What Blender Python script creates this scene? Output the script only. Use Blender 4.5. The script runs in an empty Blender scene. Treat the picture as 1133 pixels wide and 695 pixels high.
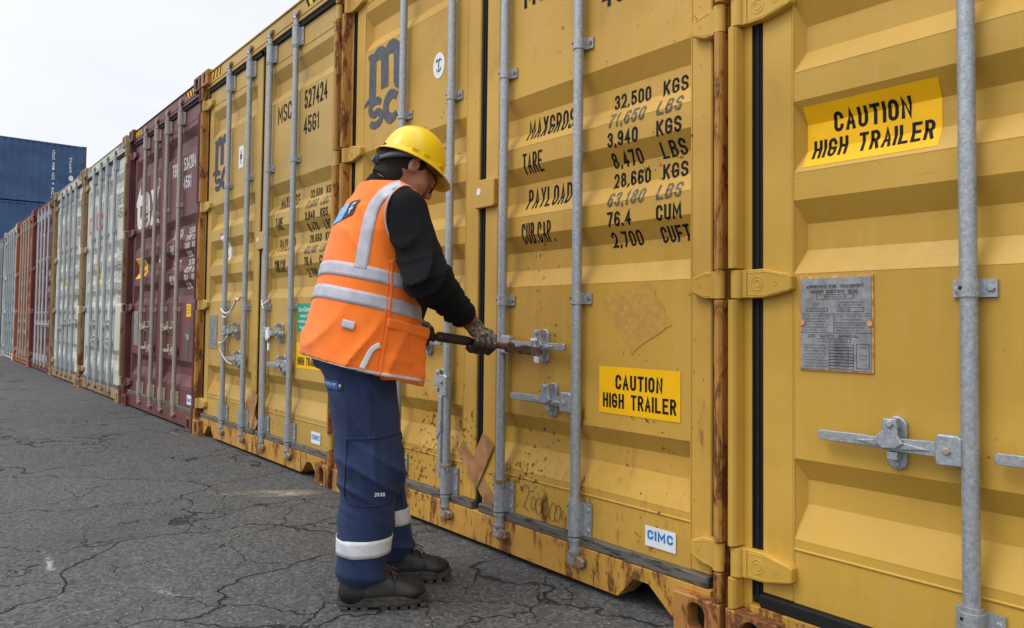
import bpy, bmesh, math, random
import numpy as np
from mathutils import Vector, Matrix
from mathutils.bvhtree import BVHTree
random.seed(7)
sc = bpy.context.scene
R = math.radians

# ------------------------------------------------------------------ camera, sky, sun, exposure
def setup_camera():
    yaw, pit, rol = 0.8848, 0.0352, 0.0111
    loc = Vector((3.7077, -1.8051, 0.9088))
    c, s = math.cos(yaw), math.sin(yaw)
    r = Vector((c, s, 0)); fw = Vector((-s, c, 0)); up = Vector((0, 0, 1))
    cp, sp = math.cos(pit), math.sin(pit)
    fw2 = cp*fw + sp*up; up2 = cp*up - sp*fw
    cr, sr = math.cos(rol), math.sin(rol)
    r3 = cr*r + sr*up2; up3 = cr*up2 - sr*r
    cam = bpy.data.cameras.new('camera'); o = bpy.data.objects.new('camera', cam)
    sc.collection.objects.link(o)
    m = Matrix((r3, up3, -fw2)).transposed().to_4x4(); m.translation = loc
    o.matrix_world = m
    cam.sensor_width = 36; cam.sensor_fit = 'HORIZONTAL'; cam.lens = 36*822.6/1133
    cam.shift_y = (328.5-347.5)/1133
    cam.clip_start = 0.05; cam.clip_end = 3000
    sc.camera = o
setup_camera()

SUN_EL, SUN_AZ = 55, 250      # azimuth: direction the light comes from, degrees anticlockwise from +X
w = bpy.data.worlds.new('World'); sc.world = w; w.use_nodes = True
nt = w.node_tree; nt.nodes.clear()
out = nt.nodes.new('ShaderNodeOutputWorld'); bg = nt.nodes.new('ShaderNodeBackground')
sky = nt.nodes.new('ShaderNodeTexSky'); sky.sky_type = 'NISHITA'; sky.sun_disc = False
sky.sun_elevation = R(SUN_EL); sky.sun_rotation = R(90-SUN_AZ); sky.dust_density = 3.0; sky.air_density = 1.0
hs = nt.nodes.new('ShaderNodeHueSaturation'); hs.inputs['Saturation'].default_value = 0.12
mixw = nt.nodes.new('ShaderNodeMix'); mixw.data_type = 'RGBA'; mixw.inputs['Factor'].default_value = 0.72
# cloud layer: an even pale deck with soft darker patches
tcw = nt.nodes.new('ShaderNodeTexCoord'); mpw = nt.nodes.new('ShaderNodeMapping'); mpw.inputs['Scale'].default_value = (1, 1, 2.5)
nzw = nt.nodes.new('ShaderNodeTexNoise'); nzw.inputs['Scale'].default_value = 1.6; nzw.inputs['Detail'].default_value = 5
crw = nt.nodes.new('ShaderNodeValToRGB')
crw.color_ramp.elements[0].position = 0.3; crw.color_ramp.elements[0].color = (7.2, 7.5, 8.0, 1)
crw.color_ramp.elements[1].position = 0.7; crw.color_ramp.elements[1].color = (9.2, 9.35, 9.6, 1)
nt.links.new(tcw.outputs['Generated'], mpw.inputs[0]); nt.links.new(mpw.outputs[0], nzw.inputs['Vector'])
nt.links.new(nzw.outputs['Fac'], crw.inputs[0])
nt.links.new(sky.outputs[0], hs.inputs['Color']); nt.links.new(hs.outputs[0], mixw.inputs['A'])
spw = nt.nodes.new('ShaderNodeSeparateXYZ'); nt.links.new(tcw.outputs['Generated'], spw.inputs[0])
mrw = nt.nodes.new('ShaderNodeMapRange'); mrw.inputs['From Min'].default_value = 0.45; mrw.inputs['From Max'].default_value = 1.0
mrw.inputs['To Min'].default_value = 1.0; mrw.inputs['To Max'].default_value = 2.3
nt.links.new(spw.outputs['Z'], mrw.inputs['Value'])
vmw = nt.nodes.new('ShaderNodeVectorMath'); vmw.operation = 'SCALE'
nt.links.new(crw.outputs[0], vmw.inputs[0]); nt.links.new(mrw.outputs[0], vmw.inputs['Scale'])
nt.links.new(vmw.outputs[0], mixw.inputs['B']); nt.links.new(mixw.outputs['Result'], bg.inputs[0])
bg.inputs[1].default_value = 0.11; nt.links.new(bg.outputs[0], out.inputs[0])
sd = bpy.data.lights.new('sun', 'SUN'); sd.energy = .8; sd.angle = R(25); sd.color = (1, .97, .92)
so = bpy.data.objects.new('sun', sd); sc.collection.objects.link(so)
el, az = R(SUN_EL), R(SUN_AZ)
so.rotation_euler = Vector((math.cos(el)*math.cos(az), math.cos(el)*math.sin(az), math.sin(el))).to_track_quat('Z', 'Y').to_euler()
sc.view_settings.view_transform = 'Standard'; sc.view_settings.look = 'None'
sc.view_settings.exposure = 0.32; sc.view_settings.gamma = 1

# ------------------------------------------------------------------ helpers
col = sc.collection
def link(o, parent=None):
    col.objects.link(o)
    if parent: o.parent = parent
    return o
def empty(name, loc=(0, 0, 0), rz=0, parent=None):
    o = bpy.data.objects.new(name, None); o.location = loc; o.rotation_euler = (0, 0, rz)
    o.empty_display_size = .2
    return link(o, parent)
def tag(o, label=None, cat=None, group=None, kind=None):
    if label: o['label'] = label
    if cat: o['category'] = cat
    if group: o['group'] = group
    if kind: o['kind'] = kind
    return o

class MB:
    """collects shapes; build() links them as one mesh object"""
    def __init__(s): s.v = []; s.f = []; s.m = []; s.sm = []
    def add(s, vs, fs, mi=0, smooth=False):
        n = len(s.v); s.v += [tuple(v) for v in vs]
        for f in fs: s.f.append(tuple(i+n for i in f)); s.m.append(mi); s.sm.append(smooth)
    def box(s, x0, x1, y0, y1, z0, z1, mi=0, c=0.0):
        """box with chamfered vertical front edges when c > 0"""
        if c <= 0:
            vs = [(x, y, z) for z in (z0, z1) for y in (y0, y1) for x in (x0, x1)]
            s.add(vs, [(0, 2, 3, 1), (4, 5, 7, 6), (0, 1, 5, 4), (1, 3, 7, 5), (3, 2, 6, 7), (2, 0, 4, 6)], mi)
        else:
            p = [(x0+c, y0), (x1-c, y0), (x1, y0+c), (x1, y1), (x0, y1), (x0, y0+c)]
            zs = [(z0, c*.7), (z0+c*.7, 0), (z1-c*.7, 0), (z1, c*.7)]
            xc, yc = (x0+x1)/2, (y0+y1)/2
            vs = []
            for z, ins in zs:
                for (x, y) in p:
                    dx = ins if x < xc else -ins
                    dy = ins if y < yc else 0
                    vs.append((x+dx*(.8), y+dy, z))
            fs = []
            for k in range(3):
                for i in range(6):
                    j = (i+1) % 6
                    fs.append((k*6+i, k*6+j, k*6+6+j, k*6+6+i))
            fs.append(tuple(range(5, -1, -1))); fs.append(tuple(range(18, 24)))
            s.add(vs, fs, mi)
    def prism(s, poly, y0, y1, mi=0, axis='y', c=0.0):
        """polygon in XZ (counter clockwise seen from -Y) pushed from y0 (front) to y1"""
        n = len(poly)
        rings = [(y0, c), (y0+c, 0), (y1, 0)] if c > 0 else [(y0, 0), (y1, 0)]
        cx = sum(p[0] for p in poly)/n; cz = sum(p[1] for p in poly)/n
        vs = []
        for y, ins in rings:
            for (a, b) in poly:
                if ins:
                    l = math.hypot(a-cx, b-cz) or 1; a -= (a-cx)/l*ins; b -= (b-cz)/l*ins
                vs.append((a, y, b) if axis == 'y' else ((y, a, b) if axis == 'x' else (a, b, y)))
        fs = []
        for k in range(len(rings)-1):
            for i in range(n):
                j = (i+1) % n
                fs.append((k*n+i, k*n+n+i, k*n+n+j, k*n+j))
        fs.append(tuple(range(n))); m = (len(rings)-1)*n; fs.append(tuple(range(m+n-1, m-1, -1)))
        s.add(vs, fs, mi)
    def tube(s, path, r, seg=12, mi=0, cap=True, smooth=True):
        path = [Vector(p) for p in path]; n = len(path)
        rs = r if isinstance(r, (list, tuple)) else [r]*n
        t0 = (path[1]-path[0]).normalized(); a = t0.orthogonal().normalized()
        vs = []
        for i, p in enumerate(path):
            t = (path[min(i+1, n-1)]-path[max(i-1, 0)])
            t = t.normalized() if t.length > 1e-9 else t0
            a = (a-t*a.dot(t)).normalized(); b = t.cross(a)
            for k in range(seg):
                q = 2*math.pi*k/seg; vs.append(p+(a*math.cos(q)+b*math.sin(q))*rs[i])
        fs = [(i*seg+k, i*seg+(k+1) % seg, (i+1)*seg+(k+1) % seg, (i+1)*seg+k) for i in range(n-1) for k in range(seg)]
        s.add(vs, fs, mi, smooth)
        if cap:
            s.add(vs[:seg], [tuple(range(seg-1, -1, -1))], mi); s.add(vs[-seg:], [tuple(range(seg))], mi)
    def rod(s, x, y, zr, mi=0, seg=16):
        """vertical turned rod from a list of (z, r)"""
        vs = []; 
        for z, r in zr:
            for k in range(seg):
                q = 2*math.pi*k/seg; vs.append((x+r*math.cos(q), y+r*math.sin(q), z))
        n = len(zr)
        fs = [(i*seg+k, i*seg+(k+1) % seg, (i+1)*seg+(k+1) % seg, (i+1)*seg+k) for i in range(n-1) for k in range(seg)]
        s.add(vs, fs, mi, True); s.add(vs[:seg], [tuple(range(seg-1, -1, -1))], mi); s.add(vs[-seg:], [tuple(range(seg))], mi)
    def bolt(s, x, y, z, r=.009, h=.007, mi=0, hexa=True):
        n = 6 if hexa else 12
        poly = [(x+r*math.cos(2*math.pi*k/n), z+r*math.sin(2*math.pi*k/n)) for k in range(n)]
        s.prism(poly, y-h, y, mi, c=min(.002, h*.3))
    def holed(s, x0, x1, z0, z1, y0, y1, cx, cz, hw, hh, depth, mi=0, mdark=0):
        """casting: box whose front face has a stadium shaped hole"""
        N = 24; inner = []; outer = []
        for k in range(N):
            q = 2*math.pi*(k+.5)/N; dx, dz = math.cos(q), math.sin(q)
            st = hh-hw
            inner.append((cx+hw*dx, cz+(st if dz > 0 else -st)+hw*dz))
            t = min(((x1-cx)/dx if dx > 0 else (x0-cx)/dx), ((z1-cz)/dz if dz > 0 else (z0-cz)/dz))
            outer.append((cx+dx*t, cz+dz*t))
        # corners
        for cxn, czn in ((x0, z0), (x1, z0), (x0, z1), (x1, z1)):
            k = min(range(N), key=lambda i: math.hypot(outer[i][0]-cxn, outer[i][1]-czn)); outer[k] = (cxn, czn)
        e = .004
        def ins(p): return (min(max(p[0], x0+e), x1-e), min(max(p[1], z0+e), z1-e))
        vs = [(a, y0+.005, b) for a, b in inner]+[(a, y0, b) for a, b in [ins(p) for p in outer]]+[(a, y0+e, b) for a, b in outer]
        vs += [(a, y0+depth, b) for a, b in inner]
        g = .004
        vs += [(cx+(a-cx)*1.12, y0, cz+(b-cz)*1.06) for a, b in inner]
        f = []
        for k in range(N):
            j = (k+1) % N
            f.append((N+k, N+j, 4*N+j, 4*N+k)); f.append((4*N+k, 4*N+j, j, k))
            f.append((2*N+k, 2*N+j, N+j, N+k)); f.append((k, j, 3*N+j, 3*N+k))
        s.add(vs, f, mi)
        s.add([(a, y0+depth, b) for a, b in inner], [tuple(range(N))], mdark)
        y0 += e
        vs = [(x, y, z) for z in (z0, z1) for y in (y0, y1) for x in (x0, x1)]
        s.add(vs, [(0, 2, 3, 1), (4, 5, 7, 6), (1, 3, 7, 5), (3, 2, 6, 7), (2, 0, 4, 6)], mi)
    def build(s, name, mats, parent=None, bevel=0, seg=2):
        me = bpy.data.meshes.new(name); me.from_pydata(s.v, [], s.f)
        if not isinstance(mats, (list, tuple)): mats = [mats]
        for m in mats: me.materials.append(m)
        me.polygons.foreach_set('material_index', s.m)
        me.polygons.foreach_set('use_smooth', s.sm); me.update()
        bm = bmesh.new(); bm.from_mesh(me); bmesh.ops.recalc_face_normals(bm, faces=bm.faces); bm.to_mesh(me); bm.free()
        o = bpy.data.objects.new(name, me); link(o, parent)
        if bevel:
            b = o.modifiers.new('bevel', 'BEVEL'); b.width = bevel; b.segments = seg; b.limit_method = 'ANGLE'; b.angle_limit = R(40)
        return o

# ------------------------------------------------------------------ materials
class NT:
    def __init__(s, name):
        s.m = bpy.data.materials.new(name); s.m.use_nodes = True; s.t = s.m.node_tree
        s.b = s.t.nodes['Principled BSDF']; s.pos = s.t.nodes.new('ShaderNodeNewGeometry').outputs['Position']
    def n(s, t, **k):
        x = s.t.nodes.new(t)
        for a, b in k.items(): setattr(x, a, b)
        return x
    def l(s, a, b): s.t.links.new(a, b)
    def mapping(s, sc_=(1, 1, 1), src=None):
        m = s.n('ShaderNodeMapping'); m.inputs['Scale'].default_value = sc_; s.l(src or s.pos, m.inputs[0]); return m.outputs[0]
    def noise(s, scale, detail=4, rough=.55, st=(1, 1, 1), dist=0, src=None):
        x = s.n('ShaderNodeTexNoise'); x.inputs['Scale'].default_value = scale; x.inputs['Detail'].default_value = detail
        x.inputs['Roughness'].default_value = rough; x.inputs['Distortion'].default_value = dist
        s.l(s.mapping(st, src), x.inputs['Vector']); return x.outputs['Fac']
    def ramp(s, src, a, b, va=0., vb=1.):
        x = s.n('ShaderNodeMapRange'); x.interpolation_type = 'SMOOTHSTEP'
        for i, q in zip(('From Min', 'From Max', 'To Min', 'To Max'), (a, b, va, vb)): x.inputs[i].default_value = q
        s.l(src, x.inputs['Value']); return x.outputs['Result']
    def math(s, op, a, b=None):
        x = s.n('ShaderNodeMath', operation=op)
        for i, q in enumerate((a, b)):
            if q is None: continue
            if isinstance(q, (int, float)): x.inputs[i].default_value = q
            else: s.l(q, x.inputs[i])
        return x.outputs[0]
    def mix(s, fac, a, b, mode='MIX'):
        x = s.n('ShaderNodeMix', data_type='RGBA', blend_type=mode)
        if isinstance(fac, (int, float)): x.inputs['Factor'].default_value = fac
        else: s.l(fac, x.inputs['Factor'])
        for i, q in (('A', a), ('B', b)):
            if isinstance(q, tuple): x.inputs[i].default_value = q if len(q) == 4 else q+(1,)
            else: s.l(q, x.inputs[i])
        return x.outputs['Result']
    def z(s):
        x = s.n('ShaderNodeSeparateXYZ'); s.l(s.pos, x.inputs[0]); return x.outputs['Z']
    def bump(s, h, strength=.3, dist=.01):
        x = s.n('ShaderNodeBump'); x.inputs['Strength'].default_value = strength; x.inputs['Distance'].default_value = dist
        s.l(h, x.inputs['Height']); s.l(x.outputs[0], s.b.inputs['Normal'])
    def set(s, **k):
        for a, b in k.items():
            i = s.b.inputs[a.replace('_', ' ')]
            if isinstance(b, (int, float)): i.default_value = b
            elif isinstance(b, tuple): i.default_value = b if len(b) == 4 else b+(1,)
            else: s.l(b, i)
        return s

def paint(name, c, rust=.5, speck=.5, low=.5, chalk=.30, rough=.46, heavy=False):
    """weathered container paint; rust .. amount, speck .. small rust spots, low .. more rust near the ground"""
    t = NT(name)
    v = t.noise(.9, 3, .6, (1, 1, 1.6))
    lt = tuple(min(1, x*1.10+.012) for x in c); dk = tuple(x*.87 for x in c)
    base = t.mix(t.ramp(v, .32, .68), dk, lt)
    # chalky vertical wash marks
    wash = t.ramp(t.noise(9, 4, .6, (3.2, 3.2, .22)), .45, .75, 0, chalk)
    base = t.mix(wash, base, tuple(min(1, x*.9+.07) for x in c))
    grime = t.ramp(t.noise(3.2, 6, .7, (1.4, 1.4, .8), .6), .50, .76, 0, .55*min(1, rust+.25))
    base = t.mix(grime, base, tuple(x*.45+.012 for x in c))
    # fine rubbed scuffs
    sc1 = t.ramp(t.noise(34, 3, .6, (.35, 1, 2.2), 1.2), .66, .72, 0, .30)
    base = t.mix(sc1, base, tuple(x*.55 for x in c))
    zl = t.ramp(t.z(), .02, 1.1, .11*low, 0)
    zz = t.math('ADD', t.noise(46, 3, .55), zl)
    region = t.ramp(t.noise(2.1, 3, .6, (1, 1, .7)), .42, .70, -.10, .045)
    spots = t.ramp(t.math('ADD', zz, region), .715-.06*speck, .77-.06*speck)
    s2 = t.math('ADD', t.math('ADD', t.noise(8, 7, .72, (1.6, 1.6, .55), .5), zl), 0.)
    th = .80-.26*rust
    patch = t.ramp(s2, th, th+.06)
    streak = t.ramp(t.math('ADD', t.noise(26, 4, .65, (1, 1, .06)), zl), .66-.05*rust, .86-.05*rust, 0, .6*min(1, rust+.2))
    rc = t.mix(t.ramp(t.noise(60, 4, .7), .35, .7), (.055, .02, .010), (.27, .085, .022))
    halo = t.ramp(s2, th-.06, th+.02, 0, .55)
    base = t.mix(halo, base, tuple((a+b)*.5 for a, b in zip(c, (.34, .12, .03))))
    base = t.mix(streak, base, (.30, .115, .03))
    m = t.math('MAXIMUM', spots, patch)
    base = t.mix(t.math('MULTIPLY', m, .88), base, rc)
    t.set(Base_Color=base, Roughness=t.mix(m, (rough,)*3, (.85,)*3))
    t.set(Specular_IOR_Level=.38)
    t.bump(t.math('ADD', t.math('MULTIPLY', m, -.5), t.math('ADD', t.math('MULTIPLY', t.noise(2.6, 4, .6), 3.0), t.math('MULTIPLY', t.noise(120, 2), .10))), .28, .006)
    return t.m
def galv(name, c=(.40, .43, .46), rust=.1, metal=.55):
    t = NT(name)
    vo = t.n('ShaderNodeTexVoronoi'); vo.inputs['Scale'].default_value = 260; t.l(t.pos, vo.inputs[0])
    sp = t.n('ShaderNodeSeparateColor'); t.l(vo.outputs['Color'], sp.inputs[0])
    b = t.mix(t.ramp(t.noise(90, 4, .7), .3, .7), tuple(x*.66 for x in c), tuple(min(1, x*1.22) for x in c))
    b = t.mix(.35, b, t.mix(sp.outputs[0], tuple(x*.7 for x in c), tuple(min(1, x*1.25) for x in c)))
    b = t.mix(t.ramp(t.noise(12, 5, .6, (1, 1, .5)), .5, .75, 0, .4), b, (.55, .54, .50))
    th = .74-.2*rust
    m = t.ramp(t.math('ADD', t.noise(38, 5, .7), t.ramp(t.z(), 0, .35, .06, 0)), th, th+.06)
    b = t.mix(m, b, (.14, .065, .03))
    t.set(Base_Color=b, Metallic=t.mix(m, (metal,)*3, (0,)*3), Roughness=.52)
    t.bump(t.noise(140, 3, .6), .25, .003)
    return t.m
def plain(name, c, rough=.6, var=.15, scale=20, metal=0., bump=.1, spec=.5):
    t = NT(name)
    t.set(Base_Color=t.mix(t.ramp(t.noise(scale, 5, .6), .3, .7), tuple(x*(1-var) for x in c), tuple(min(1, x*(1+var)) for x in c)), Roughness=rough, Metallic=metal, Specular_IOR_Level=spec)
    if bump: t.bump(t.noise(scale*4, 3), bump, .003)
    return t.m
def rubber(name, worn=.3):
    t = NT(name)
    a = t.ramp(t.noise(40, 4, .7, (.25, 1, 3)), .62-.2*worn, .8-.2*worn, 0, .7)
    t.set(Base_Color=t.mix(a, (.011, .011, .012), (.20, .18, .15)), Roughness=.7, Specular_IOR_Level=.25)
    t.bump(t.noise(80, 3, .6, (.3, 1, 3)), .3, .004); return t.m

YEL = (.565, .325, .048)
M = dict(
    yellow=paint('weathered_yellow_paint', YEL, .42, .72, .9),
    yellow2=paint('clean_yellow_paint', (.575, .338, .045), .17, .06, .25),
    yellow3=paint('dull_yellow_paint', (.52, .322, .066), .26, .3, .6),
    yframe=paint('rusty_yellow_paint', (.49, .24, .045), 1.07, 1.0, .6),
    ycast=paint('rusted_yellow_casting', (.42, .19, .045), 1.12, 1, .3),
    ysill=paint('streaked_yellow_paint', (.55, .29, .045), .80, 1.0, .6),
    maroon=paint('maroon_paint', (.135, .036, .036), .1, .1, .3),
    maroonf=paint('maroon_frame_paint', (.12, .030, .026), .55, .5, .5),
    grey=paint('pale_grey_paint', (.56, .56, .49), .18, .2, .5),
    greyf=paint('rusty_grey_paint', (.34, .245, .12), .95, .8, .4),
    maroonb=paint('dark_red_paint', (.15, .03, .028), .35, .4, .5),
    orange=paint('orange_paint', (.40, .12, .05), .35, .4, .5),
    ltblue=paint('pale_blue_grey_paint', (.42, .50, .52), .2, .2, .5),
    dkgrey=paint('dark_grey_paint', (.07, .075, .075), .4, .4, .5),
    blue=paint('blue_paint', (.026, .078, .19), .22, .3, .0, .35),
    bluef=paint('rusty_blue_paint', (.08, .05, .05), .8, .6, .0),
    rodg=galv('galvanised_steel'), rodw=galv('worn_white_rod', (.52, .52, .53), .35, .2), rodt=galv('tan_painted_rod', (.40, .34, .27), .3, .15),
    keeper=galv('rusted_steel', (.30, .19, .10), .95, .2),
    gasket=rubber('black_rubber', -.4), gasketw=rubber('scuffed_rubber', 1.5),
    dark=plain('shadowed_interior', (.012, .012, .012), .9),
    black=plain('black_lettering', (.010, .010, .011), .7, .4, 40, spec=.2),
    faded=plain('faded_black_lettering', (.10, .085, .05), .6, .4, 60),
    navy=plain('navy_logo_ink', (.012, .014, .03), .5), slate=plain('faded_slate_logo_ink', (.075, .085, .105), .6, .25, 30),
    white=plain('white_lettering', (.72, .70, .68), .55, .12, 60), stwhite=plain('white_vinyl', (.80, .82, .84), .4, .04, 20),
    stpaper=plain('torn_paper_residue', (.60, .46, .26), .8, .25, 40),
    cyel=plain('yellow_vinyl', (.93, .50, .004), .5, .05, 8, spec=.25), cblue=plain('blue_print', (.01, .20, .55), .5),
    cgreen=plain('green_vinyl', (.01, .33, .17), .4, .06), cred=plain('red_print', (.6, .02, .025), .45),
    plate=None, tape=plain('brown_tape', (.37, .185, .070), .5, .3, 12, bump=.4), string=plain('white_string', (.6, .58, .52), .8),
    pencil=plain('black_marker', (.10, .065, .02), .7), paleblue=plain('pale_blue_print', (.25, .42, .7), .4),
    scar=plain('scraped_paint', (.60, .30, .075), .85, .4, 60, bump=.3),
)
def m_plate():
    t = NT('etched_aluminium_plate')
    b = t.mix(t.ramp(t.noise(30, 5, .6), .3, .7), (.22, .22, .23), (.36, .37, .38))
    b = t.mix(t.ramp(t.noise(45, 4, .6), .66, .74, 0, .7), b, (.32, .18, .07))
    t.set(Base_Color=b, Metallic=.5, Roughness=.55); return t.m
M['plate'] = m_plate()

# ------------------------------------------------------------------ lettering that follows the door corrugation
_glyph = {}
def text_tris(s, bold=0.0):
    key = (s, bold)
    if key not in _glyph:
        cu = bpy.data.curves.new('t', 'FONT'); cu.body = s; cu.offset = bold; cu.resolution_u = 3; cu.fill_mode = 'FRONT' if hasattr(cu, 'fill_mode') else cu.fill_mode
        ob = bpy.data.objects.new('t', cu); col.objects.link(ob)
        dg = bpy.context.evaluated_depsgraph_get(); dg.update()
        me = bpy.data.meshes.new_from_object(ob.evaluated_get(dg))
        vs = [(v.co.x, v.co.y) for v in me.vertices]; fs = [tuple(p.vertices) for p in me.polygons]
        bpy.data.objects.remove(ob); bpy.data.curves.remove(cu); bpy.data.meshes.remove(me)
        _glyph[key] = (vs, fs)
    return _glyph[key]
CAP = max(v[1] for v in text_tris('H')[0])
# condensed stroke lettering: every glyph is a set of centre lines in a unit box
def _arc(cx, cy, rx, ry, a0, a1, n=6): return [(cx+rx*math.cos(R(a0+(a1-a0)*i/n)), cy+ry*math.sin(R(a0+(a1-a0)*i/n))) for i in range(n+1)]
_O = _arc(.5, .76, .5, .24, 180, 0, 8)+_arc(.5, .24, .5, .24, 0, -180, 8)+[(0, .76)]
STROKES = {
 'A': [[(0, 0), (.5, 1), (1, 0)], [(.17, .32), (.83, .32)]],
 'B': [[(.4, 1), (0, 1), (0, 0), (.5, 0)]+_arc(.5, .27, .5, .27, -90, 90)+[(.02, .54)], [(.38, 1)]+_arc(.45, .77, .45, .23, 90, -90)],
 'C': [_arc(.5, .76, .5, .24, 0, 180, 8)+_arc(.5, .24, .5, .24, 180, 360, 8)],
 'D': [[(.4, 0), (0, 0), (0, 1), (.4, 1)]+_arc(.45, .72, .55, .28, 90, 0)+_arc(.45, .28, .55, .28, 0, -90)+[(.38, 0)]],
 'E': [[(1, 1), (0, 1), (0, 0), (1, 0)], [(.02, .52), (.82, .52)]], 'F': [[(1, 1), (0, 1), (0, 0)], [(.02, .52), (.82, .52)]],
 'G': [_arc(.5, .76, .5, .24, 0, 180, 8)+_arc(.5, .24, .5, .24, 180, 360, 8)+[(1, .46), (.55, .46)]],
 'H': [[(0, 0), (0, 1)], [(1, 0), (1, 1)], [(.02, .52), (.98, .52)]], 'I': [[(.5, 0), (.5, 1)]],
 'J': [_arc(.5, .24, .5, .24, 180, 360, 8)+[(1, 1)]], 'K': [[(0, 0), (0, 1)], [(1, 1), (.04, .42)], [(.32, .60), (1, 0)]],
 'L': [[(0, 1), (0, 0), (1, 0)]], 'M': [[(0, 0), (0, 1), (.5, .30), (1, 1), (1, 0)]], 'N': [[(0, 0), (0, 1), (1, 0), (1, 1)]],
 'O': [_O], 'P': [[(0, 0), (0, 1), (.45, 1)]+_arc(.5, .74, .5, .26, 90, -90)+[(.03, .48)]],
 'R': [[(0, 0), (0, 1), (.45, 1)]+_arc(.5, .75, .5, .25, 90, -90)+[(.03, .50)], [(.52, .50), (1, 0)]],
 'S': [_arc(.5, .76, .5, .24, 10, 180, 8)+_arc(.5, .72, .5, .20, 200, 260, 3)+_arc(.5, .28, .5, .22, 60, 0, 3)+_arc(.5, .24, .5, .24, 0, -170, 8)],
 'T': [[(0, 1), (1, 1)], [(.5, .97), (.5, 0)]], 'U': [[(0, 1)]+_arc(.5, .24, .5, .24, 180, 360, 8)+[(1, 1)]],
 'V': [[(0, 1), (.5, 0), (1, 1)]], 'W': [[(0, 1), (.25, 0), (.5, .8), (.75, 0), (1, 1)]], 'X': [[(0, 0), (1, 1)], [(0, 1), (1, 0)]],
 'Y': [[(0, 1), (.5, .45), (1, 1)], [(.5, .45), (.5, 0)]], 'Z': [[(0, 1), (1, 1), (0, 0), (1, 0)]],
 '0': [_O], '1': [[(.15, .78), (.55, 1), (.55, 0)]],
 '2': [_arc(.5, .74, .5, .26, 170, 0, 8)+_arc(.42, .66, .58, .3, -10, -50, 3)+[(0, 0), (1, 0)]],
 '3': [_arc(.5, .76, .48, .24, 165, -80, 9), _arc(.5, .27, .5, .27, 85, -165, 9)],
 '4': [[(.75, 0), (.75, 1), (0, .28), (1, .28)]], '5': [[(.92, 1), (.08, 1), (.03, .54)]+_arc(.48, .32, .52, .32, 110, -160, 9)],
 '6': [_arc(.5, .76, .48, .24, 20, 180, 7)+_arc(.5, .28, .5, .28, 180, 520, 12)], '7': [[(0, 1), (1, 1), (.35, 0)]],
 '8': [_arc(.5, .77, .45, .23, -90, 270, 14), _arc(.5, .27, .5, .27, 90, 450, 14)], '9': [_arc(.5, .72, .5, .28, 0, 360, 12)+_arc(.5, .24, .5, .24, 0, -160, 7)],
 '.': [[(.5, 0), (.5, .04)]], ',': [[(.5, -.08), (.5, .05)]], '-': [[(.1, .48), (.9, .48)]], '/': [[(0, 0), (1, 1)]], "'": [[(.5, 1), (.5, .8)]], '"': [[(.3, 1), (.3, .8)], [(.7, 1), (.7, .8)]]}
STROKES['Q'] = STROKES['O']
NARROW = {'I': .22, '.': .32, ',': .32, "'": .3, ' ': .75, '1': .75, '-': .7, 'M': 1.25, 'W': 1.35}
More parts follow.
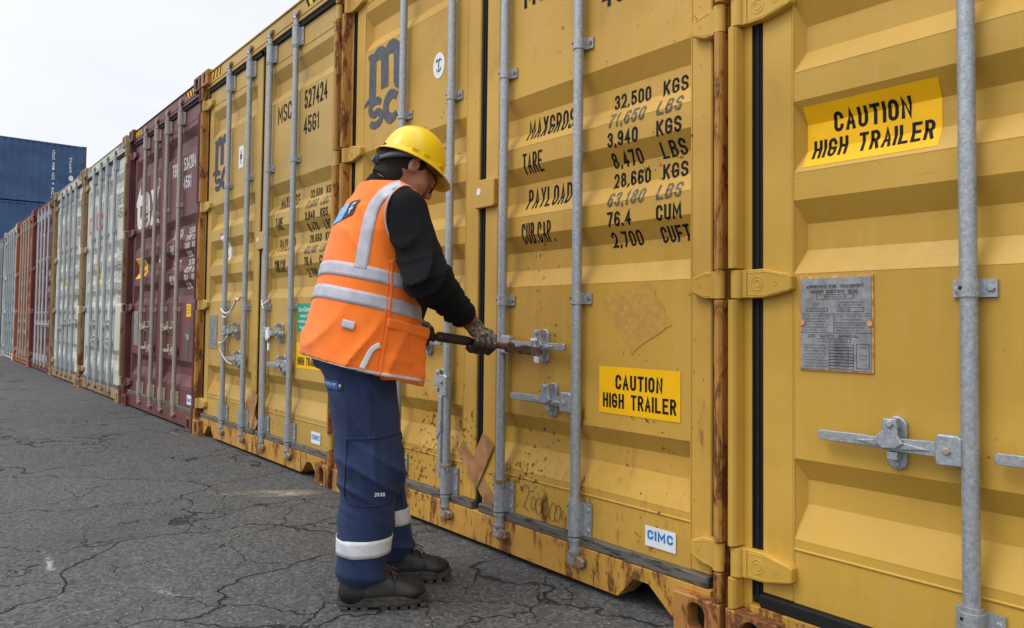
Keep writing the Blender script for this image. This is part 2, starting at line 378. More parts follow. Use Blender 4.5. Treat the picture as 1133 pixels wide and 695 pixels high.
def put_strokes(mb, s, x0, x1, z0, h, surf=None, breaks=(), mi=0, th=.15, off=.0010, y=None, gap=.26, sq=False):
    """condensed lettering spanning x0..x1 with stroke width th*h"""
    ws = [NARROW.get(c, 1.0) for c in s]; tot = sum(ws)+gap*(len(s)-1); u = (x1-x0-th*h*0)/tot
    t = min(th*h, .34*u); x = x0; nst = 0
    for c, wd in zip(s, ws):
        cw = wd*u; bx0, bx1 = x+t*.5, x+cw-t*.5
        if bx1 <= bx0: bx0 = x+cw*.3; bx1 = x+cw*.7
        for st in STROKES.get(c, []):
            pts = []
            for a, b in st:
                p = (bx0+(bx1-bx0)*a, z0+t*.5+(h-t)*b)
                if not pts or math.hypot(p[0]-pts[-1][0], p[1]-pts[-1][1]) > 1e-5: pts.append(p)
            n = len(pts); L_, R_ = [], []
            closed = math.hypot(pts[0][0]-pts[-1][0], pts[0][1]-pts[-1][1]) < 1e-5
            for i in range(n):
                if closed: d0 = (pts[i][0]-pts[i-1 if i else n-2][0], pts[i][1]-pts[i-1 if i else n-2][1]); d1 = (pts[(i+1) if i < n-1 else 1][0]-pts[i][0], pts[(i+1) if i < n-1 else 1][1]-pts[i][1])
                else:
                    d0 = (pts[i][0]-pts[i-1][0], pts[i][1]-pts[i-1][1]) if i else None
                    d1 = (pts[i+1][0]-pts[i][0], pts[i+1][1]-pts[i][1]) if i < n-1 else None
                d0 = d0 or d1; d1 = d1 or d0
                l0, l1 = math.hypot(*d0) or 1, math.hypot(*d1) or 1
                n0 = (-d0[1]/l0, d0[0]/l0); n1 = (-d1[1]/l1, d1[0]/l1)
                mx, mz = n0[0]+n1[0], n0[1]+n1[1]; ml = math.hypot(mx, mz)
                if ml < .2: mx, mz, ml = n1[0], n1[1], 1
                mx /= ml; mz /= ml; k = min(2.2, 1/max(.3, mx*n1[0]+mz*n1[1]))*t*.5
                px, pz = pts[i]
                if not closed:
                    if i == 0: px -= d1[0]/l1*t*.5*(1 if len(STROKES[c]) else 0); pz -= d1[1]/l1*t*.5
                    if i == n-1: px += d0[0]/l0*t*.5; pz += d0[1]/l0*t*.5
                if i in (0, n-1) and not closed: pz = min(max(pz, z0-(.2*h if c == ',' else 0)), z0+h)
                L_.append((px+mx*k, pz+mz*k)); R_.append((px-mx*k, pz-mz*k))
            bm = bmesh.new(); vl = [bm.verts.new((a, 0, b)) for a, b in L_]; vr = [bm.verts.new((a, 0, b)) for a, b in R_]
            for i in range(n-1):
                try: bm.faces.new([vl[i], vl[i+1], vr[i+1], vr[i]])
                except ValueError: pass
            zs_ = [v.co.z for v in bm.verts]
            for bz in breaks:
                if min(zs_) < bz < max(zs_): bmesh.ops.bisect_plane(bm, geom=bm.verts[:]+bm.edges[:]+bm.faces[:], plane_co=(0, 0, bz), plane_no=(0, 0, 1))
            bm.verts.index_update(); nst += 1; oo = off+.00006*(nst % 3)
            mb.add([(v.co.x, (surf(v.co.z) if surf else y)-oo, v.co.z) for v in bm.verts], [tuple(v.index for v in f.verts) for f in bm.faces], mi)
            bm.free()
        x += cw+gap*u
def put_text(mb, s, x0, x1, z0, h, surf=None, breaks=(), mi=0, bold=0.0, off=.0010, shear=0.0, y=None, mono=False):
    """writes s so that it spans x0..x1, baseline z0, capital height h, laid on surf(z)"""
    if all(c in STROKES or c == ' ' for c in s) and not shear:
        return put_strokes(mb, s, x0, x1, z0, h, surf, breaks, mi, .105+bold*1.7, off, y)
    vs, fs = text_tris(s, bold)
    if not vs: return
    xa = min(v[0] for v in vs); xb = max(v[0] for v in vs)
    k = (x1-x0)/(xb-xa); kz = h/CAP
    bm = bmesh.new(); bv = [bm.verts.new((x0+(a-xa)*k+shear*b*kz, 0, z0+b*kz)) for a, b in vs]
    for f in fs:
        try: bm.faces.new([bv[i] for i in f])
        except ValueError: pass
    lo = min(v.co.z for v in bm.verts); hi = max(v.co.z for v in bm.verts)
    for bz in breaks:
        if lo < bz < hi:
            bmesh.ops.bisect_plane(bm, geom=bm.verts[:]+bm.edges[:]+bm.faces[:], plane_co=(0, 0, bz), plane_no=(0, 0, 1))
    bm.verts.index_update()
    mb.add([(v.co.x, (surf(v.co.z) if surf else y)-off, v.co.z) for v in bm.verts], [tuple(v.index for v in f.verts) for f in bm.faces], mi)
    bm.free()
def put_poly(mb, poly, surf, breaks, mi=0, off=.0010):
    bm = bmesh.new(); f = bm.faces.new([bm.verts.new((a, 0, b)) for a, b in poly])
    for bz in breaks:
        bmesh.ops.bisect_plane(bm, geom=bm.verts[:]+bm.edges[:]+bm.faces[:], plane_co=(0, 0, bz), plane_no=(0, 0, 1))
    bm.verts.index_update()
    mb.add([(v.co.x, surf(v.co.z)-off, v.co.z) for v in bm.verts], [tuple(v.index for v in f.verts) for f in bm.faces], mi)
    bm.free()
def rect(x0, x1, z0, z1): return [(x0, z0), (x1, z0), (x1, z1), (x0, z1)]
def disc(cx, cz, rx, rz, n=28): return [(cx+rx*math.cos(2*math.pi*k/n), cz+rz*math.sin(2*math.pi*k/n)) for k in range(n)]

# ------------------------------------------------------------------ shipping container
W, H, L, CH = 2.438, 2.896, 12.19, .118
PROF = [(2.550, 2.480, 2.400, 2.335), (1.80, 1.73, 1.66, 1.60), (1.52, 1.457, 1.385, 1.325), (1.25, 1.187, 1.115, 1.05), (.555, .497, .432, .34)]
DY = .058                                            # door face behind the corner castings
def prof_fn(depth):
    pts = []
    for a, b, c, d in PROF: pts += [(a, 0), (b, depth), (c, depth), (d, 0)]
    pts = sorted(pts); zs = [p[0] for p in pts]; ys = [p[1] for p in pts]
    return (lambda z: DY+float(np.interp(z, zs, ys))), zs
HZ = (.247, 1.026, 1.808, 2.63)
RODX = (.615, 1.030, 1.408, 1.826)
def build_door(root, side, k):
    paintm, depth = k['paint'], k.get('depth', .036)
    surf, brk = prof_fn(depth)
    X0, X1 = (.082, 1.204) if side == 0 else (1.250, 2.372)
    P0, P1 = (.176, 1.112) if side == 0 else (1.335, 2.297)
    Z0, Z1 = .172, 2.724
    mb = MB()
    # leaf frame: plates around the panel, front face at DY
    for a, b, c, d in ((X0, P0, Z0, Z1), (P1, X1, Z0, Z1)):
        mb.box(a, b, DY, DY+.05, c, d, 0, .004)
    mb.box(P0, P1, DY+.0015, DY+.045, Z0, .313, 0); mb.box(P0, P1, DY+.0015, DY+.045, 2.600, Z1, 0)
    # corrugated panel
    e = .022; zlist = [(.313, 0)]
    for a, b, c, d in PROF[::-1]: zlist += [(d, 0), (c, 1), (b, 1), (a, 0)]
    zlist += [(2.600, 0)]
    for i in range(len(zlist)-1):
        (za, ra), (zb, rb) = zlist[i], zlist[i+1]
        vs = [(P0+e*ra, DY+depth*ra, za), (P1-e*ra, DY+depth*ra, za), (P1-e*rb, DY+depth*rb, zb), (P0+e*rb, DY+depth*rb, zb)]
        if ra == 0 and rb == 0:
            for v in range(4): vs[v] = (vs[v][0], DY+.0008, vs[v][2])
        mb.add(vs, [(0, 1, 2, 3)])
    for a, b, c, d in PROF:
        for xx, sg in ((P0, 1), (P1, -1)):
            mb.add([(xx, DY, d), (xx+sg*e, DY+depth, c), (xx+sg*e, DY+depth, b), (xx, DY, a)], [(0, 1, 2, 3)])
    mb.box(X0+.01, X1-.01, DY+.045, DY+.06, Z0, Z1, 0)
    # weld beads
    for xx in (P0, P1):
        pts = [(xx+(e*.4 if xx == P0 else -e*.4)*r_*0, DY-.0005, z) for z, r_ in zlist]
        mb.tube([(xx, DY+.001, .20), (xx, DY+.001, 2.71)], .0028, 6)
    mb.tube([(P0, DY+.0015, .3135), (P1, DY+.0015, .3135)], .004, 6); mb.tube([(P0, DY+.0015, 2.600), (P1, DY+.0015, 2.600)], .004, 6)
    door = mb.build('door', paintm, root)
    if k.get('doorlabel'): door['label'] = k['doorlabel'][side]
    # gasket round the leaf
    g = MB()
    if side == 0: xs = (.045, .0815)
    else: xs = (2.3725, 2.392)
    g.box(xs[0], xs[1], DY+.002, DY+.03, .139, 2.757, 0, .006)
    g.box(xs[0]+.008, xs[0]+.012, DY-.003, DY+.004, .16, 2.74, 0)
    if side == 0: g.box(xs[0]+.022, xs[0]+.028, DY-.003, DY+.004, .16, 2.74, 0)
    lx = (.082, 1.2045) if side == 0 else (1.2495, 2.372)
    g.box(lx[0], lx[1], DY-.020, DY+.02, .137, .171, 1, .005); g.box(lx[0], lx[1], DY-.014, DY+.02, 2.7245, 2.757, 0, .005)
    if side == 1:
        g.box(1.2045, 1.2495, DY+.006, DY+.03, .137, 2.757, 0, .005); g.box(1.219, 1.224, DY+.002, DY+.008, .14, 2.75, 0); g.box(1.234, 1.239, DY+.002, DY+.008, .14, 2.75, 0)
    g.build('gasket', [M['gasket'], M['gasketw'] if not k.get('clean') else M['gasket']], door)
    # hinges
    for hz in HZ:
        h = MB(); f = (lambda x: x) if side == 0 else (lambda x: W-x)
        poly = [(.034, .040), (.10, .041), (.150, .030), (.178, .024), (.184, .017), (.184, -.017), (.178, -.022), (.150, -.030), (.10, -.040), (.034, -.040)]
        if side == 1: poly = [(a if a < .05 else .034+(a-.034)*.60, b) for a, b in poly]
        poly = [(f(a), hz+b) for a, b in poly]
        if side == 0: poly = poly[::-1]
        h.prism(poly, DY-.026, DY, 0, c=.004)
        h.rod(f(.020), .030, [(hz-.0395, .0185), (hz+.0395, .0185)], 0, 14)
        h.box(min(f(.018), f(.05)), max(f(.018), f(.05)), DY-.030, DY-.006, hz-.0385, hz+.0385)
        if k.get('near'):
            for r_ in ((.019, .010) if side == 0 else ()):
                h.tube([(f(.083)+r_*math.cos(q), DY-.0258, hz+r_*math.sin(q)) for q in [2*math.pi*j/20 for j in range(21)]], .0018, 6)
            h.tube([(f(.137 if side == 0 else .095)+.006*math.cos(q), DY-.0258, hz+.006*math.sin(q)) for q in [2*math.pi*j/12 for j in range(13)]], .0013, 5)
            for sg in (-1, 1):
                h.tube([(f(.055), DY-.0256, hz+sg*.031), (f(.11 if side == 0 else .07), DY-.0256, hz+sg*.031), (f(.165 if side == 0 else .108), DY-.0256, hz+sg*(.018 if side == 0 else .020))], .0018, 5)
        h.build('hinge', k.get('hinge', paintm), door, bevel=.0015)
    # lock rods
    rods = (0, 1) if side == 0 else (2, 3)
    rm = k.get('rod', M['rodg'])
    for ri in rods:
        x = RODX[ri]+random.uniform(-.004, .004); y = .030
        q = MB()
        q.rod(x, y, [(.285, .0182), (2.615, .0182)], 0, 20)
        for zz, sg in ((.285, 1), (2.615, -1)):          # collars, necks and cams, bottom and top
            q.rod(x, y, sorted([(zz-sg*.000, .0225), (zz+sg*.013, .0225)]), 0, 16)
            q.rod(x, y, sorted([(zz-sg*.117, .024), (zz-sg*.130, .024)]), 0, 16)
            q.rod(x, y, sorted([(zz-sg*.130, .0185), (zz-sg*.165, .0185)]), 0, 16)
            q.rod(x, y, sorted([(zz-sg*.165, .023), (zz-sg*.180, .021), (zz-sg*.188, .014)]), 0, 16)
            zc = zz-sg*.198
            q.prism([(x-.020, zc-.012), (x+.034, zc-.016), (x+.042, zc), (x+.034, zc+.012), (x-.020, zc+.014), (x-.028, zc)], y-.016, y+.012, 0, c=.003)
            q.rod(x-.006, y-.004, sorted([(zc-sg*.010, .009), (zc-sg*.026, .006)]), 0, 10)
        q.build('lock_rod', rm, door, bevel=.0012)
        # rusty cam keepers fixed on sill and header, one each end
        for zc in (.288-.198, 2.612+.198):
            kp = MB()
            kp.prism([(x+.004, zc-.022), (x+.040, zc-.024), (x+.058, zc-.010), (x+.058, zc+.010), (x+.040, zc+.018), (x+.014, zc+.016)][::1], y-.018, y+.014, 0, c=.005)
            kp.box(x-.030, x+.05, y+.010, y+.0175, zc-.030, zc+.026, 0)
            kp.build('cam_keeper', M['keeper'], door, bevel=.003)
        # bearing housings
        for zz in (.172, 2.613):
            b = MB()
            z1 = zz+.115
            seg = 12; pts = []
            for j in range(seg+1):
                q_ = math.pi+math.pi*j/seg
                pts.append((x+.0255*math.cos(q_), y+.0255*math.sin(q_)))
            prof2 = [(x-.040, DY-.002), (x-.040, DY-.008), (x-.0255, DY-.010)]+pts+[(x+.0255, DY-.010), (x+.058, DY-.008), (x+.058, DY-.002)]
            n = len(prof2)
            vs = [(a, b_, z) for z in (zz, z1) for a, b_ in prof2]
            b.add(vs, [(i, (i+1) % n, n+(i+1) % n, n+i) for i in range(n)]+[tuple(range(n-1, -1, -1)), tuple(range(n, 2*n))])
            for bz in (zz+.022, z1-.022):
                b.bolt(x+.047, DY-.007, bz, .0085, .006)
            for bz in (zz+.014, z1-.014): b.bolt(x-.012, y-.0215, bz, .0045, .002, 1, False)
            b.build('rod_bearing', [rm if rm is not M['rodg'] else M['rodg'], M['dark']], door, bevel=.002)
        # guide brackets
        for gz in (.998, 1.905):
            b = MB(); hh = .020
            pts = [(x+.0215*math.cos(math.pi+math.pi*j/10), y+.0215*math.sin(math.pi+math.pi*j/10)) for j in range(11)]
            prof2 = [(x-.040, DY-.001), (x-.040, DY-.007), (x-.0215, DY-.009)]+pts+[(x+.0215, DY-.009), (x+.050, DY-.007), (x+.050, DY-.001)]
            n = len(prof2); vs = [(a, b_, z) for z in (gz-hh, gz+hh) for a, b_ in prof2]
            b.add(vs, [(i, (i+1) % n, n+(i+1) % n, n+i) for i in range(n)]+[tuple(range(n-1, -1, -1)), tuple(range(n, 2*n))])
            b.bolt(x+.038, DY-.007, gz, .009, .006, 2); b.bolt(x-.031, DY-.007, gz-.002, .007, .004, 2, False); b.bolt(x-.010, y-.0188, gz, .0045, .002, 1, False)
            b.build('rod_guide', [rm, M['dark'], M['keeper'] if k.get('near') != 2 else rm], door, bevel=.002)
        # locking handle and its catch
        hd = k['handles'][ri]
        if hd: build_handle(door, x, hd, rm, k)
    return door, surf, brk
def build_handle(door, x, hd, rm, k):
    """hd: (direction, tip x, z, catch x) ; direction 0 hangs straight down"""
    d, tip, z, cx = hd; hb = MB()
    if d == 0:
        hb.prism([(x-.030, z-.012), (x+.020, z-.010), (x+.020, z+.075), (x+.004, z+.084), (x-.030, z+.080)], .008, .034, 0, c=.004)
        hb.prism([(x-.030, z-.33), (x-.018, z-.36), (x-.008, z-.355), (x-.006, z-.2), (x-.004, z-.01), (x-.028, z-.01)], .002, .016, 0, c=.003)
        hb.prism([(x-.034, z-.20), (x-.002, z-.16), (x-.004, z-.12), (x-.034, z-.14)], -.002, .006, 0, c=.002)
        hb.bolt(x-.012, .004, z+.05, .009, .006)
        hb.build('lock_handle', rm, door, bevel=.0015)
        z = z+.04
    else:
        s = d; hub = x+s*.060
        def P(pts): return [(x+s*a, z+b) for a, b in (pts if s > 0 else pts[::-1])]
        hb.prism(P([(.012, -.032), (.062, -.034), (.066, -.028), (.066, .028), (.062, .036), (.020, .036), (.012, .030)]), .012, .038, 0, c=.003)
        ln = abs(tip-x)
        hb.prism(P([(.050, -.017), (.16, -.017), (ln-.13, -.014), (ln-.005, -.012), (ln, -.006), (ln, .008), (ln-.006, .013), (ln-.10, .014), (ln-.16, .012), (.16, .014), (.050, .018)]), .021, .033, 0, c=.003)
        c_ = abs(cx-x)
        hb.prism(P([(c_-.085, -.004), (c_-.02, -.012), (c_+.03, -.010), (c_+.085, .001), (c_+.03, .008), (c_-.03, .006)]), .016, .028, 0, c=.003)
        hb.bolt(x+s*.042, .012, z, .009, .006, 1)
        if k.get('near'): put_text(hb, 'SAE JIN', tip-s*.007 if s < 0 else tip-.075, tip+.075 if s < 0 else tip-.01, z-.006, .011, y=.021, mi=1, off=.0006)
        hb.build('lock_handle', [rm, M['rodt']], door, bevel=.0015)
    # catch: oval back plate, hasp over the bar, lower hook
    ct = MB()
    poly = [(cx+.024*math.cos(q), z+(.040 if math.sin(q) > 0 else -.040)+.024*math.sin(q)) for q in [2*math.pi*j/20 for j in range(20)]]
    ct.prism(poly, DY-.012, DY, 0, c=.003)
    zt = z
    ct.prism([(cx-.016, zt+.060), (cx-.020, zt+.030), (cx-.040, zt+.008), (cx-.020, zt-.012), (cx+.010, zt-.010), (cx+.030, zt+.004), (cx+.018, zt+.020), (cx+.014, zt+.060)], .009 if d else .026, .015 if d else .032, 0, c=.002)
    ct.prism([(cx-.010, zt+.036), (cx+.009, zt+.036), (cx+.009, zt+.060), (cx-.010, zt+.060)], .0125 if d else .030, DY-.012, 0, c=.002)
    ct.box(cx-.011, cx+.013, .018, DY-.012, zt-.037, zt-.019)
    ct.bolt(cx, .009 if d else .026, zt+.048, .009, .006); ct.bolt(cx, DY-.012, zt-.050, .009, .006)
    ct.build('handle_catch', rm, door, bevel=.0015)

def build_container(X, k, y0=0.0, z0=0.0):
    root = empty('shipping_container', (X, y0, z0))
    tag(root, k['label'], 'shipping container', k['group'])
    p, fr = k['paint'], k.get('frame', k['paint']); cast = k.get('cast', fr)
    # corner castings
    for cx in (0, W-.162):
        for cz in (0, H-CH):
            c = MB(); c.holed(cx, cx+.162, cz, cz+CH, 0, .178, cx+.081, cz+.056, .030, .045, .055, 0, 1)
            c.build('corner_casting', [cast, M['dark']], root)
            c = MB(); c.box(cx, cx+.162, L-.178, L, cz, cz+CH, 0, .004); c.build('corner_casting', cast, root)
    # corner posts: rounded outer lip broken at the hinges, web plate behind
    for side in (0, 1):
        f = (lambda x: x) if side == 0 else (lambda x: W-x)
        c = MB(); zs = [CH]
        for hz in HZ: zs += [hz-.0425, hz+.0425]
        zs += [H-CH]
        for i in range(0, len(zs), 2):
            a, b = sorted((f(.001), f(.027)))
            za, zb = zs[i]+.002, zs[i+1]-.002
            if zb-za < .01: continue
            pts = [(a, .052), (a, .016), (a+.005, .006), (a+.013, .0015), (b-.013, .0015), (b-.005, .006), (b, .016), (b, .052)]
            vs = [(x_, y_, z_) for z_ in (za, zb) for x_, y_ in pts]; n = len(pts)
            c.add(vs, [(j, (j+1) % n, n+(j+1) % n, n+j) for j in range(n)]+[tuple(range(n-1, -1, -1)), tuple(range(n, 2*n))])
        a, b = sorted((f(.004), f(.052))); c.box(a, b, .0525, .10, CH, H-CH)
        a, b = sorted((f(.002), f(.11))); c.box(a, b, .1005, .14, CH, H-CH)
        for hz in HZ: c.rod(f(.020), .030, [(hz-.0424, .010), (hz-.0396, .010)], 0, 10)
        pn = c.build('corner_post', fr, root, bevel=.0015)
        c = MB(); a, b = sorted((f(.002), f(.09))); c.box(a, b, L-.09, L-.002, CH, H-CH); c.build('corner_post', fr, root)
    # sill with two lifting notches, header
    s = MB(); a, b = .1625, W-.1625
    nt_ = k.get('notch', True)
    bot = [(a, .019)]+([(a+.028, .019), (.285, .092), (.345, .092), (.415, .019)] if nt_ else [])
    bot += ([(W-.415, .019), (W-.345, .092), (W-.285, .092), (b-.028, .019)] if nt_ else [])+[(b, .019)]
    bot += [(b, .118), (W-.052, .1185), (W-.052, .1365), (.052, .1365), (.052, .1185), (a, .118)]
    s.prism(bot, .034, .040, 0)
    s.prism(bot[:-6]+[(b, .1175), (a, .1175)], .0405, .12, 0)
    s.box(.052, W-.052, .041, .10, .119, .1364)
    if nt_:
        for q in ((.190, .285, .345, .415), (W-.190, W-.285, W-.345, W-.415)):
            pass
    s.build('door_sill', k.get('sill', fr), root, bevel=.002)
    h = MB()
    h.box(a, b, .030, .12, H-CH+.001, H-.03, 0, .004); h.box(a, b, .022, .12, H-.029, H-.018, 0, .003); h.box(.052, W-.052, .034, .11, 2.7575, H-CH+.0005)
    h.build('door_header', fr if k.get('hdr') is None else k['hdr'], root)
    for x0 in (.20, W-.46):                           # black and yellow warning stripes at both header ends
        st = MB()
        st.add([(x0-.01, .0288, 2.803), (x0+.23, .0288, 2.803), (x0+.23, .0288, 2.857), (x0-.01, .0288, 2.857)], [(0, 1, 2, 3)], 1)
        for j in range(3):
            xx = x0+.01+j*.075; d = .030 if x0 < 1 else -.030
            st.add([(xx, .0280, 2.803), (xx+.032, .0280, 2.803), (xx+.032+d, .0280, 2.857), (xx+d, .0280, 2.857)], [(0, 1, 2, 3)], 0)
        st.build('warning_stripes', [M['black'], M['cyel'] if k.get('stripe') else p], root)
    # walls, roof, floor
    pitch, dd = .278, .036
    for side in (0, 1):
        wv = []; yy = .14; out_, in_ = (.012, .012+dd) if side == 0 else (W-.012, W-.012-dd)
        yend = L-.09
        while yy < yend-.3:
            wv += [(out_, yy), (out_, yy+.070), (in_, yy+.139), (in_, yy+.209)]; yy += pitch
        wv += [(out_, yy), (out_, yend)]
        m = MB(); vs = [(x_, y_, z_) for z_ in (.158, H-.085) for x_, y_ in wv]; n = len(wv)
        m.add(vs, [(j, j+1, n+j+1, n+j) for j in range(n-1)])
        m.box(*sorted((out_-.010 if side == 0 else out_+.010, out_+(.06 if side == 0 else -.06))), .14, L-.09, H-.085, H-.020)
        m.box(*sorted((out_-.010 if side == 0 else out_+.010, out_+(.06 if side == 0 else -.06))), .14, L-.09, .035, .158)
        m.build('side_wall', p, root)
    m = MB(); rv = []; yy = .14
    while yy < L-.25: rv += [(yy, 0), (yy+.09, 0), (yy+.105, -.02), (yy+.195, -.02)]; yy += .21
    rv += [(L-.05, 0)]
    vs = [(x_, y_, H-.022+z_) for x_ in (.06, W-.06) for y_, z_ in rv]; n = len(rv)
    m.add(vs, [(j, j+1, n+j+1, n+j) for j in range(n-1)]); m.build('roof', p, root)
    m = MB(); m.box(.05, W-.05, .13, L-.05, .10, .155); 
    for j in range(20): m.box(.05, W-.05, .4+j*.58, .45+j*.58, .03, .0995)
    m.build('floor', M['dark'], root)
    m = MB(); m.box(.05, W-.05, L-.06, L-.02, .02, H-.03); m.build('end_wall', p, root)
    doors = []
    if k.get('doors', True):
        for side in (0, 1): doors.append(build_door(root, side, k))
        kp = MB(); sf = DY-.022                      # cover plate over the door gap
        kp.prism([(1.205, 1.385), (1.325, 1.385), (1.335, 1.392), (1.335, 1.495), (1.325, 1.502), (1.205, 1.502), (1.197, 1.495), (1.197, 1.392)], sf, DY-.002, 0, c=.003)
        kp.prism(disc(1.232, 1.452, .014, .016, 12), sf-.002, sf+.0005, 1)
        kp.build('door_keeper', [p, M['stwhite']], doors[1][0], bevel=.0015)
    return root, doors

HSTD = [(1, .905, .828, .831), (-1, .665, .629, .885), (1, 1.735, .828, 1.640), (-1, 1.475, .629, 1.686)]
G = 'containers standing side by side in the row'
def spec_rows(mb, surf, brk, mi=0, mi2=0, near=True, left=('MAXGROSS', 'TARE', 'PAYLOAD', 'CUB.CAP.'), num=None):
    num = num or [('32,500', 'KGS'), ('71,650', 'LBS'), ('3,940', 'KGS'), ('8,470', 'LBS'), ('28,660', 'KGS'), ('63,180', 'LBS'), ('76.4', 'CUM'), ('2,700', 'CUFT')]
    for i, (a, b) in enumerate(num):
        z = 1.652-.0685*i; wd = len(a)*.0272
        m = mi2 if i in (1, 5) else mi
        put_text(mb, a, 1.943+(0 if len(a) > 4 else .0), 1.943+wd, z, .051, surf, brk, m, .034)
        put_text(mb, b, 2.158, 2.158+(.100 if len(b) < 4 else .115), z, .051, surf, brk, m, .034)
    for s, z, x1 in zip(left, (1.628, 1.491, 1.354, 1.217), (1.785, 1.603, 1.735, 1.668)):
        put_text(mb, s, 1.488, x1, z, .080, surf, brk, mi, .016)
def brush(mb, pts, wds, surf, brk, mi, off):
    """flat painted stroke of changing width along pts"""
    n = len(pts); L_, R_ = [], []
    for i in range(n):
        a, b = pts[max(0, i-1)], pts[min(n-1, i+1)]; l = math.hypot(b[0]-a[0], b[1]-a[1]) or 1
        nx, nz = -(b[1]-a[1])/l*wds[i]/2, (b[0]-a[0])/l*wds[i]/2
        L_.append((pts[i][0]+nx, pts[i][1]+nz)); R_.append((pts[i][0]-nx, pts[i][1]-nz))
    bm = bmesh.new(); vl = [bm.verts.new((a, 0, b)) for a, b in L_]; vr = [bm.verts.new((a, 0, b)) for a, b in R_]
    for i in range(n-1): bm.faces.new([vl[i], vl[i+1], vr[i+1], vr[i]])
    zs_ = [v.co.z for v in bm.verts]
    for bz in brk:
        if min(zs_) < bz < max(zs_): bmesh.ops.bisect_plane(bm, geom=bm.verts[:]+bm.edges[:]+bm.faces[:], plane_co=(0, 0, bz), plane_no=(0, 0, 1))
    bm.verts.index_update()
    mb.add([(v.co.x, surf(v.co.z)-off, v.co.z) for v in bm.verts], [tuple(v.index for v in f.verts) for f in bm.faces], mi); bm.free()
def msc_logo(mb, surf, brk, mi=0):
    B = lambda p, w_, o: brush(mb, p, w_, surf, brk, mi, .001+o*.0001)
    # m: three heavy stems joined by arches, a tail sweeping out to the left
    B([(.262, 2.300), (.262, 2.085)], [.072, .072], 0)
    a1 = _arc(.325, 2.235, .062, .060, 165, 0, 8)+[(.388, 2.10)]
    a2 = _arc(.450, 2.235, .064, .062, 165, 0, 8)+[(.515, 2.10)]
    B([(.214, 2.300), (.262, 2.292)], [.020, .040], 4)
    B(a1, [.030, .045, .058, .066, .070, .072, .074, .074, .074, .074], 1); B(a2, [.030, .045, .058, .066, .070, .072, .074, .074, .074, .074], 2)
    B([(.172, 2.040), (.195, 2.052), (.235, 2.070), (.290, 2.090)], [.004, .022, .030, .030], 3); B([(.515, 2.105), (.530, 2.078), (.566, 2.092)], [.070, .034, .006], 5)
    # s and c
    sp = _arc(.300, 2.020, .058, .032, 25, 180, 7)+_arc(.300, 2.012, .058, .030, 200, 262, 3)+_arc(.300, 1.968, .058, .024, 70, 0, 3)+_arc(.300, 1.955, .060, .030, 0, -160, 7)
    B(sp, [.030, .036]+[.040]*(len(sp)-4)+[.036, .030], 6)
    cp_ = _arc(.465, 1.990, .062, .062, 40, 320, 14); B(cp_, [.046, .040]+[.046]+[.056]*(len(cp_)-6)+[.046, .038, .030], 7)
def caution(parent, surf, brk, x0, x1, z0, z1, name='caution_sticker'):
    mb = MB(); put_poly(mb, rect(x0, x1, z0, z1), surf, brk, 0, .0010)
    w_, h_ = x1-x0, z1-z0
    put_text(mb, 'CAUTION', x0+w_*.22, x0+w_*.80, z0+h_*.53, h_*.31, surf, brk, 1, .056, .0018)
    put_text(mb, 'HIGH TRAILER', x0+w_*.055, x0+w_*.955, z0+h_*.13, h_*.31, surf, brk, 1, .056, .0018)
    return mb.build(name, [M['cyel'], M['black']], parent)
def cimc(parent, surf, brk, x0=2.121, x1=2.243, z0=.204, z1=.268):
    mb = MB(); put_poly(mb, rect(x0, x1, z0, z1), surf, brk, 0, .0010+.0012)
    put_text(mb, 'CIMC', x0+.010, x1-.010, z0+.022, .030, surf, brk, 1, .075, .0030)
    mb.build('maker_sticker', [M['stwhite'], M['cblue']], parent)
def round_sticker(parent, surf, brk, cx=.886, cz=2.083):
    mb = MB(); put_poly(mb, disc(cx, cz, .047, .060), surf, brk, 0)
    sf = surf(cz)-.0022
    mb.tube([(cx, sf, cz-.028), (cx, sf, cz+.012)], .0022, 5, 1)
    mb.tube([(cx-.018*math.cos(q), sf, cz-.012-.016*math.sin(q)) for q in [math.pi*j/8 for j in range(9)]], .0018, 5, 1)
    mb.tube([(cx-.022, sf, cz+.020), (cx-.010, sf, cz+.030), (cx, sf, cz+.016), (cx+.010, sf, cz+.030), (cx+.022, sf, cz+.020)], .0030, 5, 1)
    mb.build('round_sticker', [M['stwhite'], M['slate']], parent)
